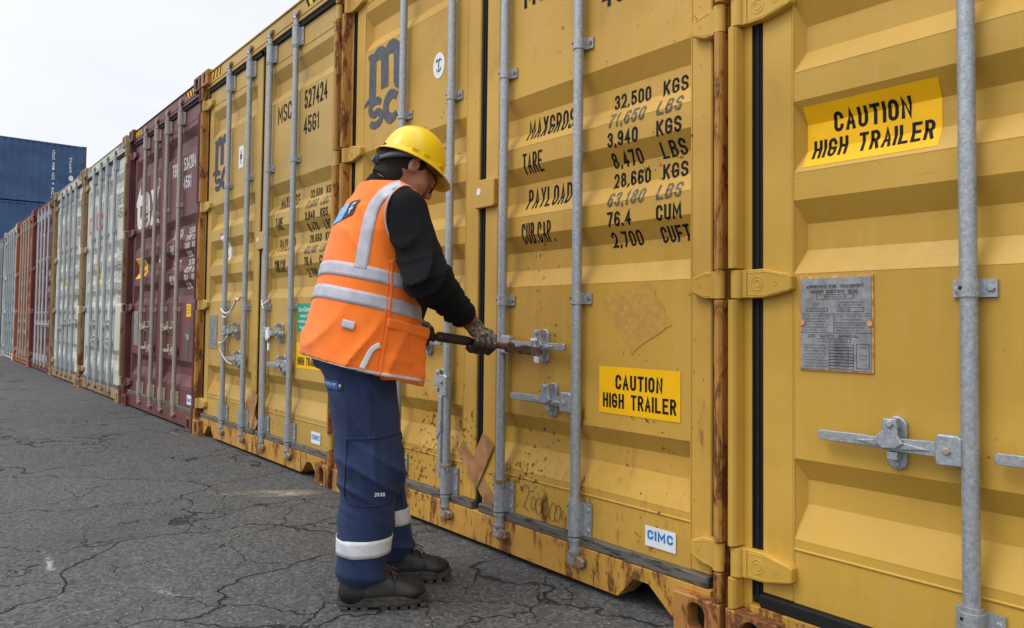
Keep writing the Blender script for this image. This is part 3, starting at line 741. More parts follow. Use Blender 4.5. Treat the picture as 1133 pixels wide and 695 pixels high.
def data_plate(parent, surf, x0, x1, z0, z1, detail=True):
    mb = MB(); y = surf((z0+z1)/2)
    mb.box(x0-.004, x1+.004, y-.0035, y-.0005, z0-.004, z1+.004, 2, .001)
    mb.box(x0, x1, y-.0055, y-.003, z0, z1, 0, .001)
    yy = y-.0056; w_, h_ = x1-x0, z1-z0
    def T(s, a, b, z, h, bold=.015): put_text(mb, s, x0+w_*a, x0+w_*b, z0+h_*z, h_*h, y=yy, mi=1, bold=bold)
    def ln(a, b, c, d, t=.0009):
        xa, xb, za, zb = x0+w_*a, x0+w_*b, z0+h_*c, z0+h_*d
        if abs(xa-xb) < 1e-6: xa -= t/2; xb += t/2
        if abs(za-zb) < 1e-6: za -= t/2; zb += t/2
        mb.add([(xa, yy-.0006, za), (xb, yy-.0006, za), (xb, yy-.0006, zb), (xa, yy-.0006, zb)], [(0, 1, 2, 3)], 1)
    def bx(a, b, c, d): ln(a, b, c, c); ln(a, b, d, d); ln(a, a, c, d); ln(b, b, c, d)
    if detail:
        T('APPROVED FOR TRANSPORT', .09, .90, .885, .036); T('UNDER CUSTOMS SEAL', .16, .83, .830, .036)
        bx(.24, .76, .765, .815); T('2001-0/MJ2011B', .35, .66, .780, .022, .0)
        T('TYPE', .20, .29, .700, .020, 0); T('MANUFACTURING NO.', .55, .90, .720, .018, 0); T('OF THE CONTAINER', .55, .87, .690, .018, 0)
        bx(.09, .40, .630, .670); T('CXL-14-M/TEW', .14, .36, .640, .018, 0); bx(.54, .90, .630, .670); T('CXLC 908', .57, .72, .640, .018, 0)
        ln(0, 1, .605, .605); ln(.49, .49, .40, .605); ln(.49, 1, .510, .510); ln(0, 1, .40, .40)
        for i in range(6): T(['OWNER CONTAINER CODE', 'REGISTERED OFFICE OF', 'MEDITERRANEAN SHIPPING CO', 'SERVICE CENTRE S.A.', 'MAINTENANCE PROGRAM NO', 'AND APPROVAL DATE'][i], .05, .44-.03*(i % 3), .575-.031*i, .015, 0)
        T('TIMBER COMPONENT TREATMENT', .53, .97, .575, .015, 0); T('IM/RETREATMENT', .60, .88, .535, .015, 0)
        for i in range(3): T(['MANUFACTURED BY', 'REFRIGERATION MANUFACTURE', 'INTERNATIONAL CONTAINERS'][i], .52, .94-.05*i, .480-.031*i, .015, 0)
        T('CSC  SAFETY  APPROVAL', .12, .84, .350, .030); bx(.26, .72, .300, .338); T('F/BV/7892/02/2001-07', .30, .68, .310, .018, 0)
        for i in range(8):
            T(['DATE MANUFACTURED', 'IDENTIFICATION NO.', 'MAXIMUM GROSS MASS', 'ALLOWABLE STACK. WT.', 'RACKING TEST LOAD', 'TRANSVERSE RACKING', 'LONGITUDINAL FORCE', 'END WALL STRENGTH'][i], .05, .36+.03*(i % 2), .258-.033*i, .015, 0)
            bx(.42, .76, .248-.033*i, .278-.033*i); T(['07/2001', '32500 KG', '71650 LB', '192000 KG', '423290 LB', '15240 KG', '33600 LB', '0.4P'][i], .50, .70, .256-.033*i, .015, 0)
        bx(.80, .97, .03, .285); T('NEXT', .84, .93, .24, .015, 0); T('EXAM', .84, .93, .16, .015, 0); T('DATE', .84, .93, .12, .015, 0)
    else:
        for i in range(7): T('MMMMMMM', .12, .85, .12+.12*i, .02, 0)
    for bxx in (x0+.004, x1-.004): mb.bolt(bxx, y-.005, z0+h_*.50, .0075, .004, 2, False)
    mb.build('data_plate', [M['plate'], M['black'], M['scar']], parent)

# ---- container in front on the right (only its left door is in view)
GAP1 = 2.458
kR = dict(paint=M['yellow2'], frame=M['yellow2'], sill=M['ysill'], cast=M['ycast'], hinge=M['yellow2'], near=2, clean=True, group=G, stripe=True,
          label='clean yellow container nearest the camera with a large caution sticker and metal data plate',
          handles=[(-1, .262, .632, .449), (-1, .662, .628, .88), (-1, 1.06, .632, 1.24), (-1, 1.47, .628, 1.69)])
rt, drs = build_container(GAP1, kR)
d, surf, brk = drs[0]
caution(d, surf, brk, .200, .540, 1.337, 1.502); data_plate(d, surf, .200, .388, .797, 1.036)
mb = MB(); msc_logo(mb, surf, brk); mb.build('lettering', M['navy'], d)
d, surf, brk = drs[1]
mb = MB(); spec_rows(mb, surf, brk); put_text(mb, '45G1', 1.89, 2.12, 2.045, .10, surf, brk, 0, .02); mb.build('lettering', M['black'], d)

# ---- middle container the worker is opening
kM = dict(paint=M['yellow'], frame=M['yframe'], sill=M['ysill'], cast=M['ycast'], hinge=M['yellow'], near=1, group=G, stripe=True, hdr=M['yellow'],
          label='rust-spotted yellow container the worker is opening with bolt cutters',
          handles=[(1, .985, .821, .850), (0, 0, .60, .958), (1, 1.772, .824, 1.636), (-1, 1.471, .629, 1.685)])
rt, drs = build_container(0, kM)
d, surf, brk = drs[0]
mb = MB(); msc_logo(mb, surf, brk); mb.build('lettering', M['slate'], d); round_sticker(d, surf, brk)
d, surf, brk = drs[1]
mb = MB(); spec_rows(mb, surf, brk, 0, 1)
put_text(mb, '45G1', 1.915, 2.13, 2.012, .105, surf, brk, 0, .03); put_text(mb, 'MSCU', 1.488, 1.76, 2.150, .115, surf, brk, 0, .03); put_text(mb, '527448', 1.905, 2.22, 2.16, .11, surf, brk, 0, .03)
mb.build('lettering', [M['black'], M['faded']], d)
caution(d, surf, brk, 1.912, 2.258, .607, .765); cimc(d, surf, brk)
# scribbled number
def scribble():
    mb = MB(); y = DY-.0012
    def loop(cx, cz, rx, rz, tilt=0, a0=0, a1=360):
        n = 18; return [(cx+rx*math.cos(R(a0+(a1-a0)*i/n))+tilt*math.sin(R(a0+(a1-a0)*i/n)), y, cz+rz*math.sin(R(a0+(a1-a0)*i/n))) for i in range(n+1)]
    paths = [[(1.512, y, .262)]+[(1.530+.018*math.cos(R(q)), y, .270+.022*math.sin(R(q))) for q in range(170, -60, -20)]+[(1.515, y, .205), (1.525, y, .208), (1.545, y, .195)],
             loop(1.572, .230, .012, .026, .002), loop(1.604, .226, .016, .032, .003), loop(1.642, .222, .018, .033), loop(1.682, .218, .018, .034, .005, 0, 330),
             loop(1.708, .219, .016, .030, .005), [(1.735, y, .235), (1.728, y, .205), (1.757, y, .207)], [(1.752, y, .222), (1.746, y, .172)], loop(1.782, .212, .012, .026)]
    for p in paths: mb.tube(p, .0011, 5)
    mb.build('scribbled_number', M['pencil'], d)
scribble()
# pale scraped square where a sticker was torn off
mb = MB(); rng = random.Random(3); cx, cz = 2.068, .922
edge = []
for (ax, az), (bx_, bz_) in (((-.140, .075), (.065, .125)), ((.065, .125), (.150, -.010)), ((.150, -.010), (-.012, -.112)), ((-.012, -.112), (-.140, .075))):
    for j in range(9): t_ = j/9; edge.append((cx+ax+(bx_-ax)*t_+rng.uniform(-.006, .006), cz+az+(bz_-az)*t_+rng.uniform(-.006, .006)))
put_poly(mb, edge, surf, brk); 
def m_res():
    t = NT('sticker_residue'); a = t.ramp(t.noise(60, 5, .7), .40, .56)
    t.set(Base_Color=t.mix(a, tuple(x*.93 for x in YEL), (.45, .245, .045)), Roughness=.8); return t.m
mb.build('sticker_residue', m_res(), d)
# crossed brown tape over the door gap
mb = MB(); y = DY-.0235
def strip(mb, x0, z0, x1, z1, wd, y, mi=0, n=6):
    dx, dz = x1-x0, z1-z0; l = math.hypot(dx, dz); nx, nz = -dz/l*wd/2, dx/l*wd/2; vs = []
    for i in range(n+1):
        t_ = i/n; xx, zz = x0+dx*t_, z0+dz*t_; yy = y+.0012*math.sin(i*2.1)
        vs += [(xx+nx, yy+.002, zz+nz), (xx-nx, yy, zz-nz)]
    mb.add(vs, [(2*i, 2*i+1, 2*i+3, 2*i+2) for i in range(n)], mi)
strip(mb, 1.10, .385, 1.325, .175, .062, DY-.004); strip(mb, 1.300, .435, 1.190, .250, .085, DY-.009)
o = mb.build('brown_tape', M['tape'], d); sm = o.modifiers.new('s', 'SOLIDIFY'); sm.thickness = .0015
# wire twisted round two bearings
for xx in (1.030, 1.408):
    mb = MB()
    for j in range(2):
        mb.tube([(xx+.029*math.cos(q), .030+.029*math.sin(q), .292+.006*math.sin(q*2)+j*.008) for q in [2*math.pi*i/20 for i in range(21)]], .0028, 6)
    mb.tube([(xx+.028, .012, .295), (xx+.045, .010, .27), (xx+.052, .012, .285)], .0028, 6)
    mb.build('twisted_wire', M['keeper'], d)
# cut customs seal hanging in the catch beside the jaws
mb = MB(); mb.prism([(1.625, .765), (1.650, .762), (1.650, .784), (1.625, .786)], .006, .013, 0, c=.002); mb.prism([(1.612, .842), (1.645, .844), (1.643, .856), (1.612, .853)], -.001, .006, 0, c=.002)
mb.tube([(1.640, .008, .785), (1.636, .004, .815), (1.632, .003, .845)], .002, 6)
mb.build('customs_seal', M['stwhite'], d)

# ---- next yellow container to the left
X3 = -2.4962
kL = dict(paint=M['yellow3'], frame=M['yframe'], sill=M['ysill'], cast=M['ycast'], hinge=M['yellow3'], near=1, group=G, stripe=True, hdr=M['yellow3'],
          label='dull yellow container with green sticker and white string between the maroon and rust-spotted ones', handles=HSTD)
rt, drs = build_container(X3, kL)
d, surf, brk = drs[0]
mb = MB(); msc_logo(mb, surf, brk); mb.build('lettering', M['navy'], d)
mb = MB(); put_poly(mb, rect(.765, .860, 2.01, 2.17), surf, brk, 0)
yy = surf(2.09)-.002
mb.add([(.79, yy, 2.075), (.83, yy, 2.075), (.83, yy, 2.11), (.79, yy, 2.11)], [(0, 1, 2, 3)], 1); mb.tube([(.812, yy, 2.04), (.812, yy, 2.14)], .003, 5, 1)
mb.build('white_sticker', [M['stwhite'], M['slate']], d)
data_plate(d, surf, .200, .375, .69, .945, False)
mb = MB(); put_poly(mb, [(.40, 1.545), (.56, 1.56), (.545, 1.36), (.51, 1.36)][::1], surf, brk, 0, .001); put_poly(mb, [(.40, 1.545), (.56, 1.56), (.56, 1.575), (.385, 1.56)], surf, brk, 1, .0012)
put_poly(mb, [(.385, 1.56), (.40, 1.545), (.512, 1.36), (.50, 1.345)], surf, brk, 1, .0012); mb.build('warning_sticker', [M['stwhite'], M['cred']], d)
# remnants of pasted paper near the bottom
mb = MB(); rng = random.Random(11)
for (cx, cz, rr) in ((.20, .52, .07), (.33, .40, .08), (.22, .36, .06)):
    pts = [(cx+rr*(.7+.5*rng.random())*math.cos(q), cz+rr*(.8+.6*rng.random())*math.sin(q)) for q in [2*math.pi*i/14 for i in range(14)]]
    put_poly(mb, [(max(.18, a), b) for a, b in pts], surf, brk, 0, .001)
mb.build('paper_residue', m_res(), d)
mb = MB()                                             # string tied from rod to rod
def wob(a, b, n=10, sag=.02): return [Vector(a).lerp(Vector(b), i/n)+Vector((0, -.004, -sag*math.sin(math.pi*i/n))) for i in range(n+1)]
mb.tube(wob((.615, .008, .99), (.80, .004, .965), 6)+wob((.80, .004, .965), (.95, .004, 1.06), 6)[1:]+wob((.95, .004, 1.06), (1.03, .006, 1.075), 4)[1:], .008, 6)
mb.tube(wob((.66, .004, .935), (.83, .0, .96)), .007, 6); mb.tube(wob((.86, .0, 1.0), (.80, .0, .80), 6, .0), .004, 6)
mb.tube(wob((.60, .004, .74), (.78, .0, .79), 6), .007, 6); mb.tube(wob((.615, .006, .70), (.90, .0, .60), 8, .03), .004, 6)
mb.build('white_string', M['string'], d)
d, surf, brk = drs[1]
mb = MB(); spec_rows(mb, surf, brk, 0, 1, num=[('32,500', 'KGS'), ('71,650', 'LBS'), ('3,840', 'KGS'), ('8,470', 'LBS'), ('28,660', 'KGS'), ('63,180', 'LBS'), ('76.4', 'CUM'), ('2,700', 'CUFT')])
put_text(mb, 'MSCU', 1.488, 1.780, 2.19, .115, surf, brk, 0, .008); put_text(mb, '527424', 1.905, 2.218, 2.20, .115, surf, brk, 0, .022); put_text(mb, '45G1', 1.898, 2.122, 2.045, .105, surf, brk, 0, .012)
mb.build('lettering', [M['black'], M['faded']], d)
mb = MB(); put_poly(mb, rect(1.862, 2.175, .842, 1.012), surf, brk, 0)
for s_, a, z_, h_ in (('Eco-Container', 1.885, .965, .026), ('Bamboo Floor', 1.91, .930, .018), ('Waterborne Paint', 1.88, .897, .018), ('Water Based', 1.90, .860, .018)):
    put_text(mb, s_, a, a+len(s_)*h_*.68, z_, h_, surf, brk, 1, .02, .0018)
mb.build('green_sticker', [M['cgreen'], M['stwhite']], d)
caution(d, surf, brk, 1.862, 2.205, .622, .778); cimc(d, surf, brk, 2.10, 2.222, .200, .268)
mb = MB(); strip(mb, 1.06, .36, 1.24, .20, .06, DY-.004); strip(mb, 1.22, .42, 1.13, .20, .09, DY-.009)
o = mb.build('brown_tape', M['tape'], d); sm = o.modifiers.new('s', 'SOLIDIFY'); sm.thickness = .0015
mb = MB(); mb.tube([(1.408+.022*math.cos(q), .030+.022*math.sin(q), 1.03+.02*math.sin(q)) for q in [2*math.pi*i/20 for i in range(41)]], .004, 6)
mb.tube([(1.408, .006, 1.04), (1.435, .006, .99), (1.46, .0, .985)], .004, 6)
mb.prism([(1.555, .845), (1.60, .87), (1.61, .80), (1.565, .78)], -.022, -.012, 0); mb.prism([(1.585, .72), (1.605, .72), (1.605, .765), (1.585, .765)], -.018, -.010, 0)
mb.build('customs_seal', M['stwhite'], d)

# ---- maroon container
X4 = -4.9688
k4 = dict(paint=M['maroon'], frame=M['maroonf'], cast=M['maroonf'], rod=M['rodt'], group=G, stripe=True, hdr=M['maroon'], sill=M['maroon'],
          label='maroon container with white tex lettering and tan lock rods, left of the yellow ones', handles=HSTD, notch=False)
rt, drs = build_container(X4, k4)
d, surf, brk = drs[0]
mb = MB()
for s_, a, b, z_, h_ in (('t', .17, .44, 1.86, .44), ('e', .46, .73, 1.86, .44), ('x', .74, 1.09, 1.86, .44)): put_text(mb, s_, a, b, z_, h_*(1.0), surf, brk, 0, .045)
put_text(mb, 'R', 1.02, 1.085, 2.16, .10, surf, brk, 0, .05); mb.build('lettering', M['white'], d)
mb = MB(); put_poly(mb, rect(.22, .56, 1.32, 1.53), surf, brk, 0); put_text(mb, 'CAUTION', .26, .50, 1.44, .035, surf, brk, 1, .03, .0018); put_text(mb, "9'6\" HIGH", .26, .50, 1.37, .035, surf, brk, 1, .03, .0018)
mb.build('caution_sticker', [M['cyel'], M['black']], d); data_plate(d, surf, .22, .38, .64, .98, False)
d, surf, brk = drs[1]
mb = MB(); spec_rows(mb, surf, brk, num=[('32,500', 'KGS'), ('71,650', 'LBS'), ('3,800', 'KGS'), ('8,380', 'LBS'), ('28,700', 'KGS'), ('63,270', 'LBS'), ('76.4', 'CUM'), ('2,700', 'CUFT')], left=('MAX.GR.', 'TARE', 'NET', 'CU.CAP.'))
put_text(mb, 'TGHU', 1.50, 1.76, 2.185, .12, surf, brk, 0, .02); put_text(mb, '534204', 1.86, 2.20, 2.20, .115, surf, brk, 0, .02); put_text(mb, '45G1', 1.86, 2.09, 2.04, .11, surf, brk, 0, .02)
mb.build('lettering', M['white'], d)
mb = MB(); put_poly(mb, rect(2.04, 2.17, .93, 1.04), surf, brk, 0)
for z_ in (1.01, .985, .96): put_text(mb, 'MAXIMUM', 2.055, 2.155, z_, .012, surf, brk, 1, .01, .0018)
mb.build('yellow_sticker', [M['cyel'], M['black']], d)
mb = MB(); put_poly(mb, [(2.08, .55), (2.18, .83), (1.99, .83)], surf, brk, 0); put_text(mb, 'TEX', 2.04, 2.13, .74, .04, surf, brk, 1, .02, .0018); mb.build('triangle_sticker', [M['dkgrey'], M['white']], d)
cimc(d, surf, brk, 2.12, 2.24, .20, .28)

# ---- the rest of the row
def spec_grey(mb, surf, brk):
    put_text(mb, 'GE50', 1.90, 2.24, 2.20, .12, surf, brk, 0, .0); put_text(mb, '45G1', 1.90, 2.20, 2.04, .12, surf, brk, 0, .0)
    for i, s_ in enumerate(('MAX WT', 'TARE', 'NET', 'CU CAP')): put_text(mb, s_, 1.48, 1.72, 1.66-i*.17, .07, surf, brk)
    for i in range(8): put_text(mb, ('30480 KG', '67200 LB')[i % 2], 1.90, 2.24, 1.68-i*.085, .055, surf, brk)
for X, label, red in ((-7.5629, 'pale grey container with red ring letters standing next to the maroon tex container', (.36, .92)), (-10.056, 'pale grey container with red ring letters, second from the maroon tex container', (.36, .92))):
    kk = dict(paint=M['grey'], frame=M['greyf'], cast=M['greyf'], sill=M['greyf'], hinge=M['greyf'], hdr=M['grey'], depth=.03, group=G, label=label, stripe=False, notch=False, handles=HSTD if X > -8 else [(1, .9, .75, .83), (1, 1.25, .82, 1.15), (1, 1.735, .83, 1.64), (1, 2.1, .84, 2.0)])
    rt, drs = build_container(X, kk); d, surf, brk = drs[0]
    mb = MB(); put_text(mb, 'C', .22, .42, 1.99, .23, surf, brk, 0, .05); put_text(mb, 'O', .68, .84, 2.01, .22, surf, brk, 0, .05); put_text(mb, 'C', .86, 1.06, 1.99, .23, surf, brk, 0, .05)
    mb.build('lettering', M['cred'], d)
    mb = MB(); put_poly(mb, rect(.72, .90, 1.28, 1.64), surf, brk, 0)
    for z_ in (1.56, 1.48, 1.40, 1.32): put_text(mb, 'HIGH', .75, .87, z_, .04, surf, brk, 1, .02, .0018)
    mb.build('yellow_sticker', [M['cyel'], M['black']], d)
    mb = MB(); put_poly(mb, rect(.20, .36, .98, 1.22), surf, brk, 0); mb.build('pale_sticker', [M['paleblue']], d)
    d, surf, brk = drs[1]; mb = MB(); spec_grey(mb, surf, brk); mb.build('lettering', M['slate'], d)
for X, pa, fr, rod, label in ((-12.5305, 'maroonb', 'maroonb', 'rodw', 'dark red container with white lock rods between the pale grey and the orange one'),
                              (-15.0151, 'orange', 'orange', 'rodt', 'orange container with rusty frame, between the dark red and the pale blue one'),
                              (-17.51, 'ltblue', 'grey', 'rodg', 'small far pale blue-grey container beyond the orange one'),
                              (-20.01, 'dkgrey', 'dkgrey', 'rodg', 'dark grey container at the far left end of the row')):
    kk = dict(paint=M[pa], frame=M[fr], rod=M[rod], group=G, label=label, handles=HSTD if pa != 'maroonb' else [(1, 1.0, .80, .83), (1, 1.38, .80, 1.2), (1, 1.79, .80, 1.64), (1, 2.17, .8, 2.0)], notch=False, near=0)
    rt, drs = build_container(X, kk)
    if pa == 'maroonb':
        d, surf, brk = drs[0]; mb = MB()
        for j, s_ in enumerate('TAL'): put_text(mb, s_, .66, .88, 2.20-j*.24, .19, surf, brk, 0, .04)
        mb.build('lettering', M['white'], d)
        d, surf, brk = drs[1]; mb = MB(); spec_rows(mb, surf, brk, num=[('30,480', 'KGS')]*8, left=('MAX', 'TARE', 'NET', 'CUB')); mb.build('lettering', M['white'], d)

# ---- blue stack crossing behind the far end of the row
BX, BY = -36.8-W, 4.8-L
for lv, lab in ((0, 'lowest blue container of the far stack, hidden behind the row'), (1, 'blue container of the far stack directly under the topmost one'), (2, 'topmost blue container of the far stack with white vertical lettering')):
    z0 = .45+lv*2.90
    kk = dict(paint=M['blue'], frame=M['bluef'], group='blue containers stacked beyond the row', label=lab, doors=False, hdr=M['blue'], sill=M['blue'])
    rt, _ = build_container(BX, kk, BY, z0)
    m = MB(); m.box(.06, W-.06, .06, .12, .14, H-.03); m.build('door', M['blue'], rt)
    if lv == 2:
        # upright lettering near the far end of the side wall, one letter below the other
        m = MB(); xs = W-.0105
        def side_text(s_, yc, ztop, h, wd):
            for j, ch in enumerate(s_):
                if ch == ' ': continue
                vs, fs = text_tris(ch, .03); xa = min(v[0] for v in vs); xb = max(v[0] for v in vs)
                m.add([(xs, yc+((a-xa)/(xb-xa)-.5)*wd, ztop-(j+1)*h*1.12+b/CAP*h) for a, b in vs], fs)
        side_text('CMKU 901 WMH 4 MAHAB T', L-1.33-.02, 2.55, .105, .10); side_text('MALLCO', L-.65, 2.30, .11, .10)
        m.add([(xs, L-.62+.10*math.cos(q), 1.30+.13*math.sin(q)) for q in [2*math.pi*i/16 for i in range(16)]], [tuple(range(16))])
        m.build('lettering', M['white'], rt)
pad = MB(); pad.box(BX-1.5, -35.8, BY-2, BY+L+1.5, -.02, .447); tag(pad.build('concrete_pad', plain('concrete', (.22, .21, .19), .85), None), kind='structure')

# ------------------------------------------------------------------ ground
def m_asphalt():
    t = NT('old_asphalt')
    b = t.mix(t.ramp(t.noise(.35, 4, .6), .3, .7), (.066, .066, .067), (.092, .091, .089))
    b = t.mix(t.ramp(t.noise(3.5, 6, .7), .4, .7, 0, .5), b, (.062, .062, .063))
    vo = t.n('ShaderNodeTexVoronoi'); vo.inputs['Scale'].default_value = 95; t.l(t.pos, vo.inputs[0])
    sp = t.n('ShaderNodeSeparateColor'); t.l(vo.outputs['Color'], sp.inputs[0])
    b = t.mix(t.ramp(sp.outputs[0], .45, .9, 0, .7), b, (.150, .148, .145))
    b = t.mix(t.ramp(sp.outputs[2], .55, .95, 0, .6), b, (.030, .030, .031))
    b = t.mix(t.math('MULTIPLY', t.ramp(sp.outputs[1], .965, .975), t.ramp(vo.outputs['Distance'], .35, .25)), b, (.33, .32, .30))
    # dusty film, small pale smears and faint rust stains
    b = t.mix(t.ramp(t.noise(1.1, 5, .65, (1, 2.2, 1)), .52, .78, 0, .35), b, (.13, .125, .12))
    b = t.mix(t.ramp(t.noise(1.6, 5, .7, (1, 1, 1), .3), .70, .78, 0, .35), b, (.17, .10, .06))
    # cracks: two warped cell networks, the finer one only here and there
    def warp(amp, sc_):
        nz = t.n('ShaderNodeTexNoise'); nz.inputs['Scale'].default_value = sc_; nz.inputs['Detail'].default_value = 5; nz.inputs['Roughness'].default_value = .5
        t.l(t.pos, nz.inputs['Vector'])
        sub = t.n('ShaderNodeVectorMath', operation='SUBTRACT'); t.l(nz.outputs['Color'], sub.inputs[0]); sub.inputs[1].default_value = (.5, .5, .5)
        mu = t.n('ShaderNodeVectorMath', operation='SCALE'); t.l(sub.outputs[0], mu.inputs[0]); mu.inputs['Scale'].default_value = amp
        ad = t.n('ShaderNodeVectorMath', operation='ADD'); t.l(mu.outputs[0], ad.inputs[0]); t.l(t.pos, ad.inputs[1]); return ad.outputs[0]
    def net(scale, st, amp, wsc, wid):
        v = t.n('ShaderNodeTexVoronoi', feature='DISTANCE_TO_EDGE'); v.inputs['Scale'].default_value = scale
        mp = t.n('ShaderNodeMapping'); mp.inputs['Scale'].default_value = st; mp.inputs['Rotation'].default_value = (0, 0, R(20)); t.l(warp(amp, wsc), mp.inputs[0])
        t.l(mp.outputs[0], v.inputs['Vector'])
        wn = t.ramp(t.noise(2.3, 3), .3, .7, wid*.4, wid*1.35)
        return t.math('SUBTRACT', 1., t.math('MINIMUM', 1., t.math('DIVIDE', v.outputs['Distance'], wn)))
    c1 = t.math('MULTIPLY', net(.75, (1.5, .85, 1), .5, 2.4, .0060), t.ramp(t.noise(.8, 2), .30, .40))
    c2 = t.math('MULTIPLY', net(2.4, (1, 1, 1), .24, 5, .0085), t.ramp(t.noise(.9, 2), .46, .56))
    ck = t.math('MAXIMUM', c1, c2)
    b = t.mix(t.ramp(ck, .0, .55, 0, .85), b, (.020, .020, .020))
    b = t.mix(t.ramp(t.noise(.55, 3, .5, (1, .45, 1)), .56, .72, 0, .35), b, (.038, .038, .038))
    t.set(Base_Color=b, Roughness=.86, Specular_IOR_Level=.3)
    hgt = t.math('ADD', t.math('MULTIPLY', vo.outputs['Distance'], -.35), t.math('MULTIPLY', t.noise(25, 5, .7), .8))
    hgt = t.math('SUBTRACT', t.math('ADD', hgt, t.math('MULTIPLY', t.noise(2, 3), 3)), t.math('MULTIPLY', ck, 3.2))
    t.bump(hgt, .75, .006)
    return t.m
g = MB(); g.add([(-400, -400, 0), (400, -400, 0), (400, 400, 0), (-400, 400, 0)], [(0, 1, 2, 3)])
tag(g.build('ground', m_asphalt()), kind='structure')
# pale concrete smear and chalk marks on the asphalt
def m_smear(c, lo, hi):
    t = NT('dust_smear'); t.set(Base_Color=c, Roughness=.95)
    a = t.ramp(t.noise(26, 6, .75, (.6, 1, 1)), lo, hi)
    at = t.n('ShaderNodeAttribute', attribute_name='fade')
    t.set(Alpha=t.math('MULTIPLY', a, at.outputs['Fac'])); return t.m
def smear(poly, mat, nm='dust_smear'):
    me = bpy.data.meshes.new(nm); n = len(poly); cx = sum(p[0] for p in poly)/n; cy = sum(p[1] for p in poly)/n
    me.from_pydata([(cx, cy, .004)]+[(a, b, .004) for a, b in poly], [], [(0, i+1, (i+1) % n+1) for i in range(n)])
    at = me.attributes.new('fade', 'FLOAT', 'POINT'); at.data.foreach_set('value', [1.]+[0.]*n)
    me.materials.append(mat); o = link(bpy.data.objects.new(nm, me)); return tag(o, kind='structure')
def ell(cx, cy, a, b, rot, n=24): return [(cx+a*math.cos(q)*math.cos(rot)-b*math.sin(q)*math.sin(rot), cy+a*math.cos(q)*math.sin(rot)+b*math.sin(q)*math.cos(rot)) for q in [2*math.pi*i/n for i in range(n)]]
SMX, SMY, SMR = -.09, -.245, R(57)
smear(ell(SMX, SMY, .26, .10, SMR), m_smear((.42, .36, .28), .30, .58)); smear(ell(SMX-.10, SMY-.16, .20, .05, SMR), m_smear((.30, .27, .23), .34, .62))
smear(ell(.48, -1.36, .24, .022, R(-3)), m_smear((.40, .39, .37), .46, .60)); smear(ell(1.05, -1.10, .20, .03, R(20)), m_smear((.30, .29, .28), .44, .6))
smear(ell(-2.6, -.12, .22, .03, R(3)), m_smear((.36, .28, .18), .40, .6))
# ------------------------------------------------------------------ the worker
# local frame: x = to the right in the picture, y = away from the camera, z = up (metres)
PROOT = (1.50, -.50, 0)
person = empty('person', PROOT, math.atan2(.86083, .50889))
tag(person, 'worker in yellow hard hat, orange vest and navy trousers cutting a container handle', 'person')

def smin(a, b, k):
    h = np.clip(.5+.5*(b-a)/k, 0, 1); return b*(1-h)+a*h-k*h*(1-h)
def cone(P, a, b, ra, rb, sq=None):
    a = np.array(a, np.float32); b = np.array(b, np.float32); ab = b-a
    t = np.clip(((P-a)@ab)/(ab@ab), 0, 1)
    q = P-a-t[..., None]*ab
    return np.sqrt((q*q).sum(-1))-(ra+(rb-ra)*t)
def frame_rot(P, c, ax):            # coordinates of P in the frame c, rows ax
    return (P-np.array(c, np.float32))@np.array(ax, np.float32).T
def ellip(Q, r):
    r = np.array(r, np.float32); k0 = np.sqrt(((Q/r)**2).sum(-1)); k1 = np.sqrt(((Q/(r*r))**2).sum(-1))
    return k0*(k0-1)/np.maximum(k1, 1e-6)
def wob3(P, f, seed=0, amp=1.):
    r = np.random.RandomState(seed); o = 0
    for i in range(7):
        d = r.normal(size=3); d /= np.linalg.norm(d); d = d*f*(.6+.9*r.rand())
        q = P@d.astype(np.float32)+r.rand()*6.28
        o = o+np.sin(q+1.3*np.sin(P@np.roll(d, 1).astype(np.float32)*.7))
    return o/7*amp
def folds(P, dirv, f, seed, amp, sharp=2.):
    """soft cloth creases running across dirv"""
    r = np.random.RandomState(seed); d = np.array(dirv, np.float32); d = d/np.linalg.norm(d)
    w_ = wob3(P, 9, seed+1, 2.2); q = (P@d)*f+w_
    v = 1-np.abs(np.sin(q)); m = np.clip(.5+wob3(P, 6, seed+2, 1.2), 0, 1)
    return (v**sharp-.3)*m*amp
